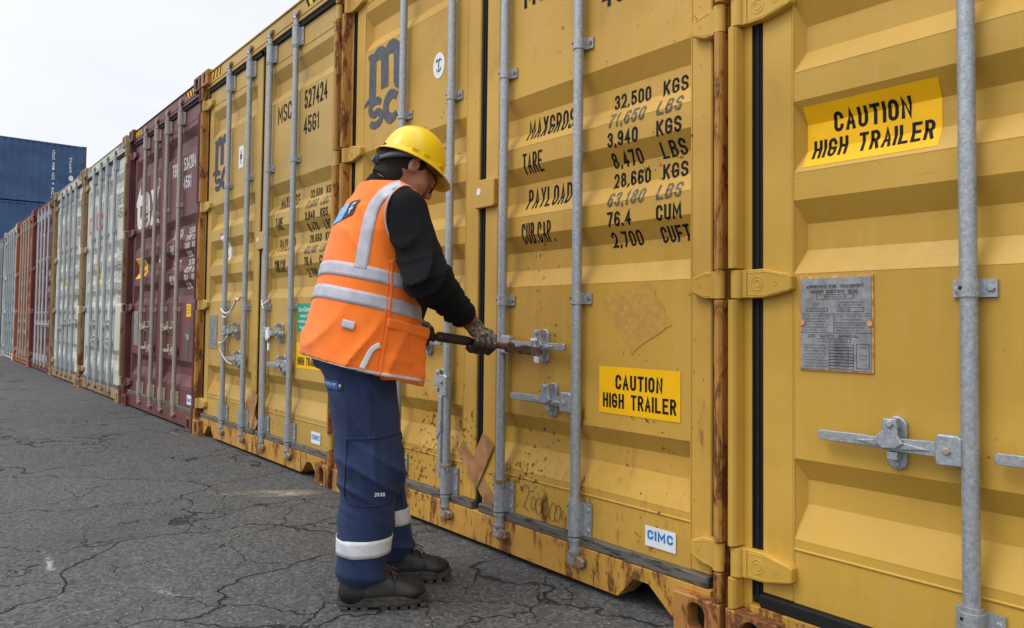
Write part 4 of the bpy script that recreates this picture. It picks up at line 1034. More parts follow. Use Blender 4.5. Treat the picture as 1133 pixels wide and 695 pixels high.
def surface_nets(fn, lo, hi, h):
    n = [int(math.ceil((b-a)/h))+1 for a, b in zip(lo, hi)]
    ax = [np.float32(lo[i])+np.arange(n[i], dtype=np.float32)*np.float32(h) for i in range(3)]
    D = np.empty(n, np.float32)
    step = 16
    for k in range(0, n[2], step):
        g_ = np.stack(np.meshgrid(ax[0], ax[1], ax[2][k:k+step], indexing='ij'), -1)
        D[:, :, k:k+step] = fn(g_)
    D[0], D[-1], D[:, 0], D[:, -1], D[:, :, 0], D[:, :, -1] = 1, 1, 1, 1, 1, 1
    S = D < 0
    c = [S[i:n[0]-1+i, j:n[1]-1+j, k:n[2]-1+k] for i in (0, 1) for j in (0, 1) for k in (0, 1)]
    cnt = sum(x.astype(np.int8) for x in c); act = (cnt > 0) & (cnt < 8)
    idx = -np.ones(act.shape, np.int64); ii = np.argwhere(act); idx[act] = np.arange(len(ii))
    acc = np.zeros((len(ii), 3)); num = np.zeros(len(ii))
    cor = [(0, 0, 0), (1, 0, 0), (0, 1, 0), (1, 1, 0), (0, 0, 1), (1, 0, 1), (0, 1, 1), (1, 1, 1)]
    for a in range(8):
        for b in range(a+1, 8):
            if sum(abs(cor[a][q]-cor[b][q]) for q in range(3)) != 1: continue
            da = D[ii[:, 0]+cor[a][0], ii[:, 1]+cor[a][1], ii[:, 2]+cor[a][2]]; db = D[ii[:, 0]+cor[b][0], ii[:, 1]+cor[b][1], ii[:, 2]+cor[b][2]]
            m = (da < 0) != (db < 0); t = np.where(m, da/np.where(m, da-db, 1), 0)
            p = np.array(cor[a])+t[:, None]*(np.array(cor[b])-np.array(cor[a]))
            acc += np.where(m[:, None], p, 0); num += m
    V = (ii+acc/num[:, None])*h+np.array(lo)
    F = []
    for d in range(3):
        e1, e2 = [(1, 2), (2, 0), (0, 1)][d]
        sl0 = [slice(None)]*3; sl1 = [slice(None)]*3; sl0[d] = slice(0, n[d]-1); sl1[d] = slice(1, n[d])
        ch = S[tuple(sl0)] != S[tuple(sl1)]; q = np.argwhere(ch)
        q = q[(q[:, e1] > 0) & (q[:, e2] > 0) & (q[:, e1] < n[e1]-1) & (q[:, e2] < n[e2]-1)]
        o1 = np.zeros(3, int); o1[e1] = 1; o2 = np.zeros(3, int); o2[e2] = 1
        f = np.stack([idx[tuple((q-o).T)] for o in (o1+o2, o2, 0*o1, o1)], 1)
        inside = S[tuple(q.T)]; f[~inside] = f[~inside][:, ::-1]; F.append(f)
    F = np.concatenate(F); F = F[(F >= 0).all(1)]
    return V, F
def sdf_obj(name, fn, lo, hi, h, mat, parent, smooth_it=1):
    V, F = surface_nets(fn, lo, hi, h)
    me = bpy.data.meshes.new(name); me.from_pydata(V.tolist(), [], F.tolist()); me.materials.append(mat)
    bm = bmesh.new(); bm.from_mesh(me)
    bmesh.ops.recalc_face_normals(bm, faces=bm.faces)
    for _ in range(smooth_it): bmesh.ops.smooth_vert(bm, verts=bm.verts, factor=.5, use_axis_x=True, use_axis_y=True, use_axis_z=True)
    bm.to_mesh(me); bm.free(); me.polygons.foreach_set('use_smooth', [True]*len(me.polygons))
    return link(bpy.data.objects.new(name, me), parent)

# --- joints
LAT = np.array((.423, -.906, 0)); FWD = np.array((.906, .423, 0))      # body turned 25 degrees away
SH_R = (.018, -.165, 1.262); EL_R = (.090, -.235, 1.045); WR_R = (.212, -.085, .938)
SH_L = (-.055, .175, 1.275); EL_L = (.07, .21, 1.05); WR_L = (.045, .06, .90)
HP_R = (-.125, -.085, .80); KN_R = (-.078, -.105, .44); AN_R = (-.100, -.112, .10)
HP_L = (-.150, .085, .80); KN_L = (-.078, .105, .45); AN_L = (-.008, .112, .10)
zk = [.55, .70, .80, .95, 1.10, 1.20, 1.28, 1.34, 1.40]
cu_ = [-.128, -.128, -.122, -.112, -.092, -.076, -.062, -.050, -.040]
ha = [.210, .206, .200, .190, .188, .184, .156, .105, .062]       # half width across the shoulders
hb = [.172, .168, .160, .150, .146, .138, .122, .096, .060]       # half depth front to back
def smax(a, b, k): return -smin(-a, -b, k)
def torso(P, gr=0., zlo=.70):
    z = P[..., 2]; c = np.interp(z, zk, cu_); a = np.interp(z, zk, ha)+gr; b = np.interp(z, zk, hb)+gr
    x, y = P[..., 0]-c, P[..., 1]
    l = x*LAT[0]+y*LAT[1]; f = x*FWD[0]+y*FWD[1]
    k = (np.abs(l/a)**2.35+np.abs(f/b)**2.35)**(1/2.35)
    d = (k-1)*np.minimum(a, b)*.9
    return smax(smax(d, zlo-z, .03), z-1.385-gr, .03)
NK = (-.048, .0, 1.350)
# --- head frame: F face, S right side (towards the camera), U crown
yw, pt = R(24), R(33)
hF = np.array((math.cos(pt)*math.cos(yw), math.cos(pt)*math.sin(yw), -math.sin(pt)))
hS = np.array((math.sin(yw), -math.cos(yw), 0)); hU = np.cross(hF, hS)*-1
if hU[2] < 0: hU = -hU
HC = np.array((.024, .0, 1.432)); HA = np.array((hF, hS, hU))
def HP(f, s_, u): return HC+hF*f+hS*s_+hU*u
def head(P):
    Q = frame_rot(P, HC, HA); f, s_, u = Q[..., 0], Q[..., 1], Q[..., 2]; sa = np.abs(s_); Qa = np.stack([f, sa, u], -1)
    d = ellip(Qa-np.array((-.012, 0, .030), np.float32), (.096, .074, .088))
    d = smin(d, ellip(Qa-np.array((.036, 0, -.032), np.float32), (.056, .056, .074)), .03)        # face and jaw
    d = smin(d, ellip(Qa-np.array((.058, 0, -.088), np.float32), (.026, .026, .020)), .02)        # chin
    d = smin(d, ellip(Qa-np.array((.052, .040, -.026), np.float32), (.026, .022, .022)), .02)     # cheek
    d = smin(d, cone(Qa, (.088, 0, .012), (.114, 0, -.026), .009, .0135), .012)                   # nose
    d = smin(d, ellip(Qa-np.array((.106, .011, -.033), np.float32), (.010, .008, .008)), .006)
    d = smin(d, cone(Qa, (.086, .008, .024), (.074, .042, .022), .008, .006), .012)               # brow
    d = np.maximum(d, -(ellip(Qa-np.array((.094, .030, .005), np.float32), (.014, .017, .010))))  # eye socket
    d = np.minimum(d, ellip(Qa-np.array((.078, .030, .003), np.float32), (.0125, .0125, .0125)))  # eyeball
    d = smin(d, cone(Qa, (.089, .018, .009), (.086, .042, .007), .003, .003), .004)               # lids
    d = smin(d, cone(Qa, (.094, 0, -.056), (.082, .022, -.058), .0065, .004), .006)               # lips
    d = smin(d, cone(Qa, (.092, 0, -.066), (.082, .018, -.066), .0065, .004), .006)
    d = np.maximum(d, -cone(Qa, (.103, 0, -.0612), (.086, .024, -.062), .0022, .0015))
    e = ellip(Qa-np.array((-.010, .080, -.004), np.float32), (.020, .010, .033))                  # ear
    e = np.maximum(e, -ellip(Qa-np.array((-.006, .090, .002), np.float32), (.012, .009, .021)))
    d = smin(d, e, .004)
    return d
def body(P):
    d = torso(P, -.035, .88)
    for a, b, ra, rb, k in ((HP_R, KN_R, .075, .06, .04), (KN_R, AN_R, .055, .035, .03), (HP_L, KN_L, .075, .06, .04), (KN_L, AN_L, .055, .035, .03),
                            (SH_R, EL_R, .055, .042, .03), (EL_R, WR_R, .040, .022, .02), (SH_L, EL_L, .055, .042, .03), (EL_L, WR_L, .040, .022, .02),
                            (NK, SH_R, .05, .05, .03), (NK, SH_L, .05, .05, .03)):
        d = smin(d, cone(P, a, b, ra, rb), k)
    for a, dirx in ((AN_R, 0), (AN_L, 0)): d = smin(d, cone(P, (a[0]-.02, a[1], .05), (a[0]+.14, a[1], .035), .034, .026), .02)
    for wr, hd in ((WR_R, HAND_R), (WR_L, HAND_L)): d = smin(d, cone(P, wr, hd, .020, .018), .01)
    d = smin(d, cone(P, NK, HP(-.035, 0, -.045), .060, .054), .03)
    m = P[..., 2] > 1.26
    if m.any():
        h_ = np.full(d.shape, 1., np.float32); h_[m] = head(P[m]); d = np.where(m, smin(d, h_, .022), d)
    return d
GA = np.array((.128, -.090, .8620)); JW = np.array((.505, .098, .805)); HX = (JW-GA)/np.linalg.norm(JW-GA)
HAND_R = tuple(GA+HX*.165+np.array((0, 0, .024))); HAND_L = (.070, .020, .875)

def m_skin():
    t = NT('skin'); b = t.mix(t.ramp(t.noise(28, 5, .6), .35, .7), (.38, .185, .115), (.48, .26, .17))
    t.set(Base_Color=b, Roughness=.48, Subsurface_Weight=.08); t.b.inputs['Subsurface Radius'].default_value = (.01, .004, .002); t.bump(t.noise(420, 3), .12, .001); return t.m
def m_cloth(name, c, weave=900, rough=.85, var=.12, sheen=.2, fuzz=0.):
    t = NT(name)
    b = t.mix(t.ramp(t.noise(7, 5, .6), .3, .7), tuple(x*(1-var) for x in c), tuple(min(1, x*(1+var)) for x in c))
    b = t.mix(t.ramp(t.noise(30, 5, .7), .58, .8, 0, .25), b, tuple(x*.7 for x in c))
    t.set(Base_Color=b, Roughness=rough, Sheen_Weight=sheen, Specular_IOR_Level=.25)
    hgt = t.math('ADD', t.math('MULTIPLY', t.noise(weave, 2, .5), .25), t.math('MULTIPLY', t.noise(38, 4, .6, (1, 1, .6)), 1.2+fuzz))
    t.bump(hgt, .5, .0035); return t.m
PM = dict(skin=m_skin(), vest=m_cloth('orange_vest_cloth', (1.0, .205, .020), var=.05, rough=.8), refl=plain('silver_reflective_tape', (.47, .46, .52), .62, .10, 30, .0, bump=.3), jumper=m_cloth('black_fleece', (.0060, .0066, .0085), 260, .95, .3, .0, 1.5),
          trou=m_cloth('navy_cloth', (.022, .035, .092), 700, .8, .2, .05, .8), hat=None, strap=plain('grey_harness_plastic', (.06, .065, .08), .5),
          hair=plain('dark_hair', (.012, .009, .008), .75, .4, 200, bump=.8), glassf=plain('black_plastic', (.012, .012, .013), .3), boot=plain('black_leather', (.011, .011, .011), .50, .45, 25, bump=.5),
          sole=plain('dusty_rubber_sole', (.050, .042, .034), .85, .5, 50), lace=plain('dark_laces', (.075, .045, .035), .8), piping=plain('pale_piping', (.60, .58, .58), .6),
          glove=None, cuff=plain('red_glove_cuff', (.26, .02, .02), .8), reflw=plain('white_reflective_tape', (.64, .65, .69), .6, .08, 30, .0, bump=.3), gloved=plain('dark_rubber_coating', (.035, .026, .018), .7, .4, 50, bump=.4))
def m_glove():
    t = NT('worn_work_glove'); b = t.mix(t.ramp(t.noise(70, 6, .75), .42, .62), (.045, .036, .026), (.30, .265, .20))
    t.set(Base_Color=b, Roughness=.9); t.bump(t.noise(180, 4, .7), .6, .002); return t.m
PM['glove'] = m_glove()
def m_hat():
    t = NT('scuffed_yellow_plastic'); b = t.mix(t.ramp(t.noise(9, 4, .6), .4, .7), (.88, .57, .006), (.92, .64, .012))
    sc_ = t.ramp(t.noise(120, 5, .75, (1, 1, .35), .8), .64, .74); b = t.mix(t.math('MULTIPLY', sc_, .30), b, (.35, .24, .06))
    b = t.mix(t.ramp(t.noise(22, 5, .7), .56, .72, 0, .22), b, (.40, .30, .10))
    t.set(Base_Color=b, Roughness=t.mix(sc_, (.24,)*3, (.6,)*3)); t.bump(t.noise(30, 4), .05, .002); return t.m
PM['hat'] = m_hat()

bod = sdf_obj('body', body, (-.42, -.36, -.01), (.42, .36, 1.62), .0062, PM['skin'], person, 1)

# trousers
def trousers(P):
    z = P[..., 2]
    d1 = smin(cone(P, HP_R, KN_R, .116, .105), cone(P, KN_R, (AN_R[0], AN_R[1], .13), .101, .082), .05)
    d2 = smin(cone(P, HP_L, KN_L, .110, .092), cone(P, KN_L, (AN_L[0]-.005, AN_L[1], .13), .088, .080), .05)
    d = smin(d1, d2, .02)
    d = smin(d, np.maximum(torso(P, -.016, .76), z-.92), .05)
    d = d-folds(P, (1, .35, .22), 40, 5, .013, 1.8)-folds(P, (.5, .2, 1), 52, 6, .016, 2.2)*np.clip(1-np.abs(z-.42)*7, 0, 1)-folds(P, (.8, .1, .55), 30, 9, .009, 2.0)-wob3(P, 14, 3, .007)
    d = d-folds(P, (.2, .1, 1), 42, 12, .028, 1.5)*np.clip((.19-z)*9, 0, 1)     # bunched hems
    d = np.maximum(d, z-.93); d = np.maximum(d, .058+.10*(P[..., 0]-AN_R[0])*-1*0-z+.25*np.clip(P[..., 0]-.02, -.2, .2)*0)
    hem = np.where(P[..., 1] < 0, .066+.12*np.clip(-.10-P[..., 0], -.1, .1)*-1*0, .085)
    return np.maximum(d, hem-z)
tr = sdf_obj('trousers', trousers, (-.42, -.30, .03), (.20, .30, .96), .0058, PM['trou'], person, 1)

# jumper: torso, sleeves, stand-up collar
def jumper(P):
    d = torso(P, -.012, .93)
    d = smin(d, cone(P, NK, SH_R, .060, .062), .03); d = smin(d, cone(P, NK, SH_L, .062, .066), .03)
    ar = smin(cone(P, SH_R, EL_R, .073, .066), cone(P, EL_R, WR_R, .066, .044), .03)
    al = smin(cone(P, SH_L, EL_L, .076, .062), cone(P, EL_L, WR_L, .062, .041), .03)
    ax = np.array(WR_R)-np.array(EL_R)
    fade = np.clip((1.20-P[..., 2])*8, 0, 1)
    fr = (folds(P, tuple(ax), 66, 21, .021, 1.6)+folds(P, (.4, .2, -1), 40, 25, .012, 1.6))*fade
    d = smin(d, ar-fr, .03); d = smin(d, al-folds(P, (.4, -.8, -.6), 50, 28, .012), .03)
    cl = cone(P, (NK[0]-.008, NK[1], 1.335), (-.028, .008, 1.405), .076, .067); d = smin(d, cl, .02)
    n_ = np.array(HP(-.035, 0, -.045))-np.array(NK); n_ = n_/np.linalg.norm(n_)
    d = np.maximum(d, ((P-np.array((-.032, .0, 1.392), np.float32))@np.array((.28, .10, .955), np.float32)))
    d = np.maximum(d, -(cone(P, (-.045, 0, 1.37), (-.01, .012, 1.46), .058, .060)))
    for wr, el in ((WR_R, EL_R), (WR_L, EL_L)):
        a = np.array(wr)-np.array(el); a = a/np.linalg.norm(a); near = np.sqrt(((P-np.array(wr, np.float32))**2).sum(-1)) < .09
        d = np.where(near, np.maximum(d, (P-np.array(wr, np.float32))@a.astype(np.float32)-.030), d)
    return d-wob3(P, 22, 31, .003)
ju = sdf_obj('jumper', jumper, (-.42, -.36, .70), (.34, .36, 1.46), .0056, PM['jumper'], person, 1)

# vest
def hemz(x, y): return .795-.27*(x+.30)-.05*y
def vest_sdf(P):
    z = P[..., 2]
    ex = np.interp(z, [.6, .78, .95, 1.1, 1.3], [.040, .034, .018, .008, .004]).astype(np.float32)
    d = torso(P, .0, .3)-ex
    d = smin(d, cone(P, (NK[0]-.01, NK[1], NK[2]-.006), SH_R, .070, .080), .035); d = smin(d, cone(P, (NK[0]-.01, NK[1], NK[2]-.006), SH_L, .068, .066), .035)
    fo = folds(P, (.60, .1, .70), 34, 41, .020, 2.2)*np.clip((1.02-z)*4, .1, 1)+folds(P, (1, .5, -.45), 26, 44, .014, 2.0)*np.clip((1.30-z)*2, 0, 1)+wob3(P, 10, 47, .009)
    fo = fo+folds(P, (.25, 0, 1), 62, 49, .020, 1.8)*np.clip((P[..., 0]+.05)*8, 0, 1)*np.clip((1.10-z)*8, 0, 1)+folds(P, (.9, .2, .3), 48, 50, .010, 2.0)*np.clip((z-1.05)*5, 0, 1)
    d = d-fo
    # armholes
    for sh, sg in ((SH_R, -1), (SH_L, 1)):
        q = ((P[..., 0]-(sh[0]+.016))/.074)**2+((z-(sh[2]-.022))/.103)**2
        out_ = np.maximum((np.sqrt(q)-1)*.068, .02-sg*P[..., 1]) if sg > 0 else np.maximum((np.sqrt(q)-1)*.068, P[..., 1]+.07)
        d = np.maximum(d, -out_)
    # neckline and hem
    d = np.maximum(d, (P-np.array((-.045, 0, 1.367), np.float32))@np.array((.10, .05, .99), np.float32))
    d = np.maximum(d, -(cone(P, (-.042, 0, 1.345), (-.01, .01, 1.46), .077, .085)))
    d = np.maximum(d, hemz(P[..., 0], P[..., 1])-z)
    # hollow from below so the cloth hangs free of the trousers
    inner = torso(P, .0, .3)-ex+.026
    d = np.maximum(d, -np.maximum(np.maximum(inner, -(z-.5)), z-.86))
    return d
ve = sdf_obj('vest', vest_sdf, (-.44, -.38, .58), (.28, .38, 1.42), .0054, PM['vest'], person, 1)
def rbox(P, c, ax, hb_, r):
    Q = (P-np.array(c, np.float32))@np.array(ax, np.float32).T
    bx = np.abs(Q)-np.array(hb_, np.float32); return np.sqrt((np.maximum(bx, 0)**2).sum(-1))+np.minimum(bx.max(-1), 0)-r
PAX = ((.86, .50, -.05), (.50, -.86, 0), (.04, .03, 1))
def pocket_fn(P):
    return rbox(P, (.008, -.134, .800), PAX, (.062, .034, .066), .014)-folds(P, (.4, .2, 1), 52, 81, .014, 1.8)-folds(P, (1, .4, .2), 60, 83, .009, 1.8)-wob3(P, 26, 82, .005)
def flap_fn(P):
    return rbox(P, (.014, -.140, .888), ((.86, .46, -.22), (.50, -.86, 0), (.19, .11, .97)), (.074, .040, .011), .0045)-folds(P, (1, .4, .3), 60, 85, .008, 1.8)-wob3(P, 24, 86, .006)
pk_ = sdf_obj('pocket', pocket_fn, (-.12, -.26, .67), (.14, -.02, .90), .0042, PM['vest'], ve, 1)
sdf_obj('pocket_flap', flap_fn, (-.12, -.26, .80), (.16, -.02, .94), .0036, PM['vest'], pk_, 1)
def bvh_of(o):
    return BVHTree.FromPolygons([v.co.copy() for v in o.data.vertices], [tuple(p.vertices) for p in o.data.polygons])
VB, TB = bvh_of(ve), bvh_of(tr)
def ring_band(name, bvh, cx, cy, zf, width, mat, parent, rout=.45, off=.0022, n=140, taper=None):
    """cloth band round a garment: rays come in from outside towards the axis"""
    vs = []; m = 5
    for i in range(n):
        q = 2*math.pi*i/n; dx, dy = math.cos(q), math.sin(q)
        col_ = []
        for j in range(m):
            hit = None; r0 = rout; 
            x_, y_ = cx+dx*rout, cy+dy*rout
            for it in range(1):
                zz = zf(cx+dx*.16, cy+dy*.16)+(j/(m-1)-.5)*width
                p, nrm, _, _ = bvh.ray_cast(Vector((x_, y_, zz)), Vector((-dx, -dy, 0)))
            col_.append(p+nrm*off if p and (p-Vector((cx, cy, p.z))).length < rout-.02 else None)
        vs.append(col_)
    mb = MB(); V = []; id_ = {}
    for i in range(n):
        for j in range(m):
            if vs[i][j] is not None: id_[(i, j)] = len(V); V.append(vs[i][j])
    F = []
    for i in range(n):
        for j in range(m-1):
            k = [(i, j), ((i+1) % n, j), ((i+1) % n, j+1), (i, j+1)]
            if all(a in id_ for a in k) and max((V[id_[k[0]]]-V[id_[k[1]]]).length, (V[id_[k[2]]]-V[id_[k[3]]]).length) < .06: F.append(tuple(id_[a] for a in k))
    mb.add(V, F, 0, True); o = mb.build(name, mat, parent)
    sm = o.modifiers.new('s', 'SOLIDIFY'); sm.thickness = .0018; sm.offset = -1; return o
def path_band(name, bvh, pts, width, mat, parent, off=.0024, ydir=1, widths=None, sub=10, y0=-.6):
    """cloth strip laid on the near side of a garment along pts (x, z)"""
    P_ = []
    for i in range(len(pts)-1):
        p0 = pts[max(0, i-1)]; p1, p2 = pts[i], pts[i+1]; p3 = pts[min(len(pts)-1, i+2)]
        for k in range(sub):
            t = k/sub; P_.append(tuple(.5*((2*p1[a])+(-p0[a]+p2[a])*t+(2*p0[a]-5*p1[a]+4*p2[a]-p3[a])*t*t+(-p0[a]+3*p1[a]-3*p2[a]+p3[a])*t**3) for a in (0, 1)))
    P_.append(pts[-1]); n = len(P_); V = []; F = []; m = 5
    for i in range(n):
        a, b = P_[max(0, i-1)], P_[min(n-1, i+1)]; l = math.hypot(b[0]-a[0], b[1]-a[1]); nx, nz = -(b[1]-a[1])/l, (b[0]-a[0])/l
        for j in range(m):
            s_ = (j/(m-1)-.5)*width
            p, nrm, _, _ = bvh.ray_cast(Vector((P_[i][0]+nx*s_, y0, P_[i][1]+nz*s_)), Vector((0, ydir, 0)))
            V.append(p+nrm*off if p else None)
    idm = {}; VV = []
    for i, v in enumerate(V):
        if v is not None: idm[i] = len(VV); VV.append(v)
    for i in range(n-1):
        for j in range(m-1):
            k = [i*m+j, (i+1)*m+j, (i+1)*m+j+1, i*m+j+1]
            if all(a in idm for a in k): F.append(tuple(idm[a] for a in k))
    mb = MB(); mb.add(VV, F, 0, True); o = mb.build(name, mat, parent)
    sm = o.modifiers.new('s', 'SOLIDIFY'); sm.thickness = .0016; sm.offset = -1; return o
ring_band('reflective_band', VB, -.09, 0, lambda x, y: 1.040-.245*(x+.08)-.10*y, .045, PM['refl'], ve)
ring_band('reflective_band', VB, -.10, 0, lambda x, y: .962-.27*(x+.10)-.10*y, .045, PM['refl'], ve)
path_band('reflective_band', VB, [(.004, 1.346), (-.024, 1.334), (-.062, 1.300), (-.084, 1.262), (-.098, 1.205), (-.108, 1.14), (-.118, 1.075)], .040, PM['refl'], ve)
ring_band('hem_piping', VB, -.11, 0, lambda x, y: hemz(x, y)+.007, .009, PM['piping'], ve, off=.0008)
# pale piping round the armhole
pts = []
for i in range(0, 41):
    q = 2*math.pi*i/40
    x_, z_ = SH_R[0]+.016+.078*math.cos(q), SH_R[2]-.022+.107*math.sin(q)
    p, nrm, _, _ = VB.ray_cast(Vector((x_, -.6, z_)), Vector((0, 1, 0)))
    if p and p.y < -.02: pts.append(p+nrm*.001)
    elif len(pts) > 4:
        pass
if len(pts) > 4:
    mb = MB(); run = [pts[0]]
    for a in pts[1:]:
        if (a-run[-1]).length > .06:
            if len(run) > 2: mb.tube(run, .0030, 8)
            run = [a]
        else: run.append(a)
    if len(run) > 2: mb.tube(run, .0030, 8)
    mb.build('armhole_piping', PM['piping'], ve)
# back badge: blue half with small white lettering, black half with a white letter f
def patch_mesh(name, bvh, quad, cells, mats, parent, dirv, off=.003, marks=()):
    """quad: four (x, z) corners; projected on the cloth along dirv"""
    q0, q1, q2, q3 = quad; mb = MB(); n = 16; m = 6; D_ = Vector(dirv).normalized()
    def at(u, v, o_):
        x_ = (q0[0]*(1-u)+q1[0]*u)*(1-v)+(q3[0]*(1-u)+q2[0]*u)*v; z_ = (q0[1]*(1-u)+q1[1]*u)*(1-v)+(q3[1]*(1-u)+q2[1]*u)*v
        p, nrm, _, _ = bvh.ray_cast(Vector((x_, 0, z_))-D_*.6, D_)
        return p+nrm*o_ if p else None
    for i in range(n):
        for j in range(m):
            c = [at(a/n, b/m, off) for a, b in ((i, j), (i+1, j), (i+1, j+1), (i, j+1))]
            if all(c): mb.add(c, [(0, 1, 2, 3)], cells((i+.5)/n), True)
    for (u0, v0, u1, v1, mi) in marks:
        c = [at(a, b, off+.0012) for a, b in ((u0, v0), (u1, v0), (u1, v1), (u0, v1))]
        if all(c): mb.add(c, [(0, 1, 2, 3)], mi)
    return mb.build(name, mats, parent)
pb = plain('badge_blue', (.10, .42, .80), .5); pk = plain('badge_black', (.02, .018, .03), .6)
fm = [(.74, .20, .80, .72, 2), (.76, .68, .90, .82, 2), (.68, .42, .88, .56, 2)]
lt = [(.06+.105*i, .40, .06+.105*i+.022, .72, 2) for i in range(5)]+[(.06+.105*i, .66, .12+.105*i, .72, 2) for i in (0, 1, 2, 4)]+[(.09+.105*i, .40, .115+.105*i, .60, 2) for i in (1, 2, 3, 4)]+[(.20, .18, .50, .24, 2)]
patch_mesh('back_badge', VB, ((-.222, 1.228), (-.137, 1.246), (-.112, 1.300), (-.188, 1.288)), lambda u: 0 if u < .52 else 1, [pb, pk, PM['reflw']], ve, (.10, 1, -.05), marks=fm+lt)
path_band('vest_seam', VB, [(-.020, 1.105), (-.022, 1.00), (-.030, .90), (-.045, .80), (-.052, .735)], .007, PM['vest'], ve, off=.003)
path_band('vest_seam', VB, [(-.030, 1.10), (-.034, 1.00), (-.042, .90), (-.058, .80), (-.064, .74)], .003, PM['vest'], ve, off=.003)
# small grey tab and hanging tape on the lower back
path_band('reflective_tab', VB, [(-.168, .902), (-.130, .893)], .026, PM['refl'], ve, off=.007)
path_band('hanging_tape', VB, [(-.055, .836), (-.078, .822), (-.092, .795), (-.106, .765)], .017, PM['reflw'], ve, off=.008)
# trouser bands, badge, cargo pocket, number
for (a, b, zc, nm) in ((AN_R, KN_R, .190, 'r'), (AN_L, KN_L, .225, 'l')):
    cx = a[0]+(b[0]-a[0])*.25
    def legbvh(sgn):
        vs = [v.co.copy() for v in tr.data.vertices]
        return BVHTree.FromPolygons(vs, [tuple(p.vertices) for p in tr.data.polygons if p.center.y*sgn > 0.002])
    sg = 1 if a[1] > 0 else -1
    ring_band('reflective_band', legbvh(sg), cx, a[1], lambda x, y: zc+.010, .052, PM['reflw'], tr, rout=.16, n=72, off=.0055)
patch_mesh('trouser_badge', TB, ((-.216, .698), (-.150, .694), (-.148, .720), (-.216, .726)), lambda u: 0 if u < .72 else 1, [plain('badge_deep_blue', (.012, .10, .32), .5), pk, PM['reflw']], tr, (.08, 1, 0),
           marks=[(.12+.115*i, .35, .15+.115*i, .70, 2) for i in range(5)]+[(.15+.115*i, .60, .20+.115*i, .70, 2) for i in (0, 1, 3, 4)]+[(.84, .30, .88, .70, 2), (.80, .48, .92, .56, 2)])
path_band('pocket_seam', TB, [(-.150, .545), (-.060, .548), (.008, .556)], .006, PM['trou'], tr, off=.005)
path_band('pocket_seam', TB, [(-.150, .545), (-.152, .44), (-.148, .350), (-.060, .338), (.0, .345)], .004, PM['trou'], tr, off=.004)
path_band('side_seam', TB, [(-.085, .70), (-.078, .62), (-.080, .56)], .005, PM['trou'], tr, off=.003)
mb = MB()
p, nrm, _, _ = TB.ray_cast(Vector((-.045, -.6, .372)), Vector((0, 1, 0)))
put_strokes(mb, '2636', -.062, -.030, .368, .012, y=(p.y if p else -.2)-.012, th=.2)
mb.build('pocket_number', PM['reflw'], tr)

# hard hat: shell with rim, peak and side lugs
yh, ph = R(24), R(23)
tF = np.array((math.cos(ph)*math.cos(yh), math.cos(ph)*math.sin(yh), -math.sin(ph))); tS = np.array((math.sin(yh), -math.cos(yh), 0)); tU = np.cross(tF, tS)*-1
if tU[2] < 0: tU = -tU
TC = np.array((.040, .0, 1.450)); VT = lambda f, s_, u: Vector(TC+tF*f+tS*s_+tU*u)
# hair
def hair(P):
    Q = frame_rot(P, HC, HA); f, s_, u = Q[..., 0], np.abs(Q[..., 1]), Q[..., 2]; Qa = np.stack([f, s_, u], -1)
    d = ellip(Qa-np.array((-.016, 0, .030), np.float32), (.0985, .0770, .089))
    d = smin(d, cone(P, HP(-.060, 0, -.015), HP(-.050, 0, -.075), .048, .046), .03)
    d = np.minimum(d, cone(P, HP(-.036, 0, -.045), tuple(np.array(HP(-.036, 0, -.045))*.45+np.array(NK)*.55), .0575, .0610))
    d = d+wob3(P, 160, 51, .0012)
    side = np.maximum(f-.030, -(u+.004))            # above the ears
    back = np.maximum(f+.012, -(u+.092+.3*(f+.05)))  # behind the ears down to the nape
    burn = np.maximum(np.maximum(f-.030, -f+.006), -(u+.022))
    top = np.maximum(-(u-.050), f-.075)
    cap = (P-TC.astype(np.float32))@tU.astype(np.float32)-.022
    return np.maximum(np.maximum(d, cap), smin(smin(side, back, .012), np.minimum(burn, top), .008))
sdf_obj('hair', hair, (-.12, -.12, 1.32), (.16, .12, 1.57), .0036, PM['hair'], person, 1)

mb = MB(); na = 64; rows = []
for j in range(15):                                  # dome
    ph_ = (j/14)*math.pi/2; cr, cz = math.cos(ph_)**.86, math.sin(ph_)
    rows.append([(math.cos(q)*.116*cr, math.sin(q)*.0985*cr, .004+.128*cz+.006*math.exp(-(math.sin(q)*.0985*cr/.018)**2)*cr*(cz > .1)) for q in [2*math.pi*i/na for i in range(na)]])
rim = []
for e_, dz in ((.004, .0), (.010, -.004), (.6, 0), (1.0, 0)):
    rr = []
    for i in range(na):
        q = 2*math.pi*i/na; c = math.cos(q); w_ = .012+.030*max(0, c)**2.2+.006*max(0, -c)**3
        ex = e_ if e_ > .5 else 0; fl = (e_ if e_ < .5 else .010+(w_-.010)*ex)
        rr.append((c*(.116+fl), math.sin(q)*(.0985+fl*.9), .004+(dz if e_ < .5 else -.004)-.009*(ex if e_ > .5 else 0)*(1+.9*max(0, c)**2)))
    rim.append(rr)
allr = rim[::-1]+rows
vs = [VT(*p) for r_ in allr for p in r_]
mb.add(vs, [(j*na+i, j*na+(i+1) % na, (j+1)*na+(i+1) % na, (j+1)*na+i) for j in range(len(allr)-1) for i in range(na)], 0, True)
hat = mb.build('hard_hat', PM['hat'], person); sm = hat.modifiers.new('s', 'SOLIDIFY'); sm.thickness = .003; sm.offset = -1
mb = MB()
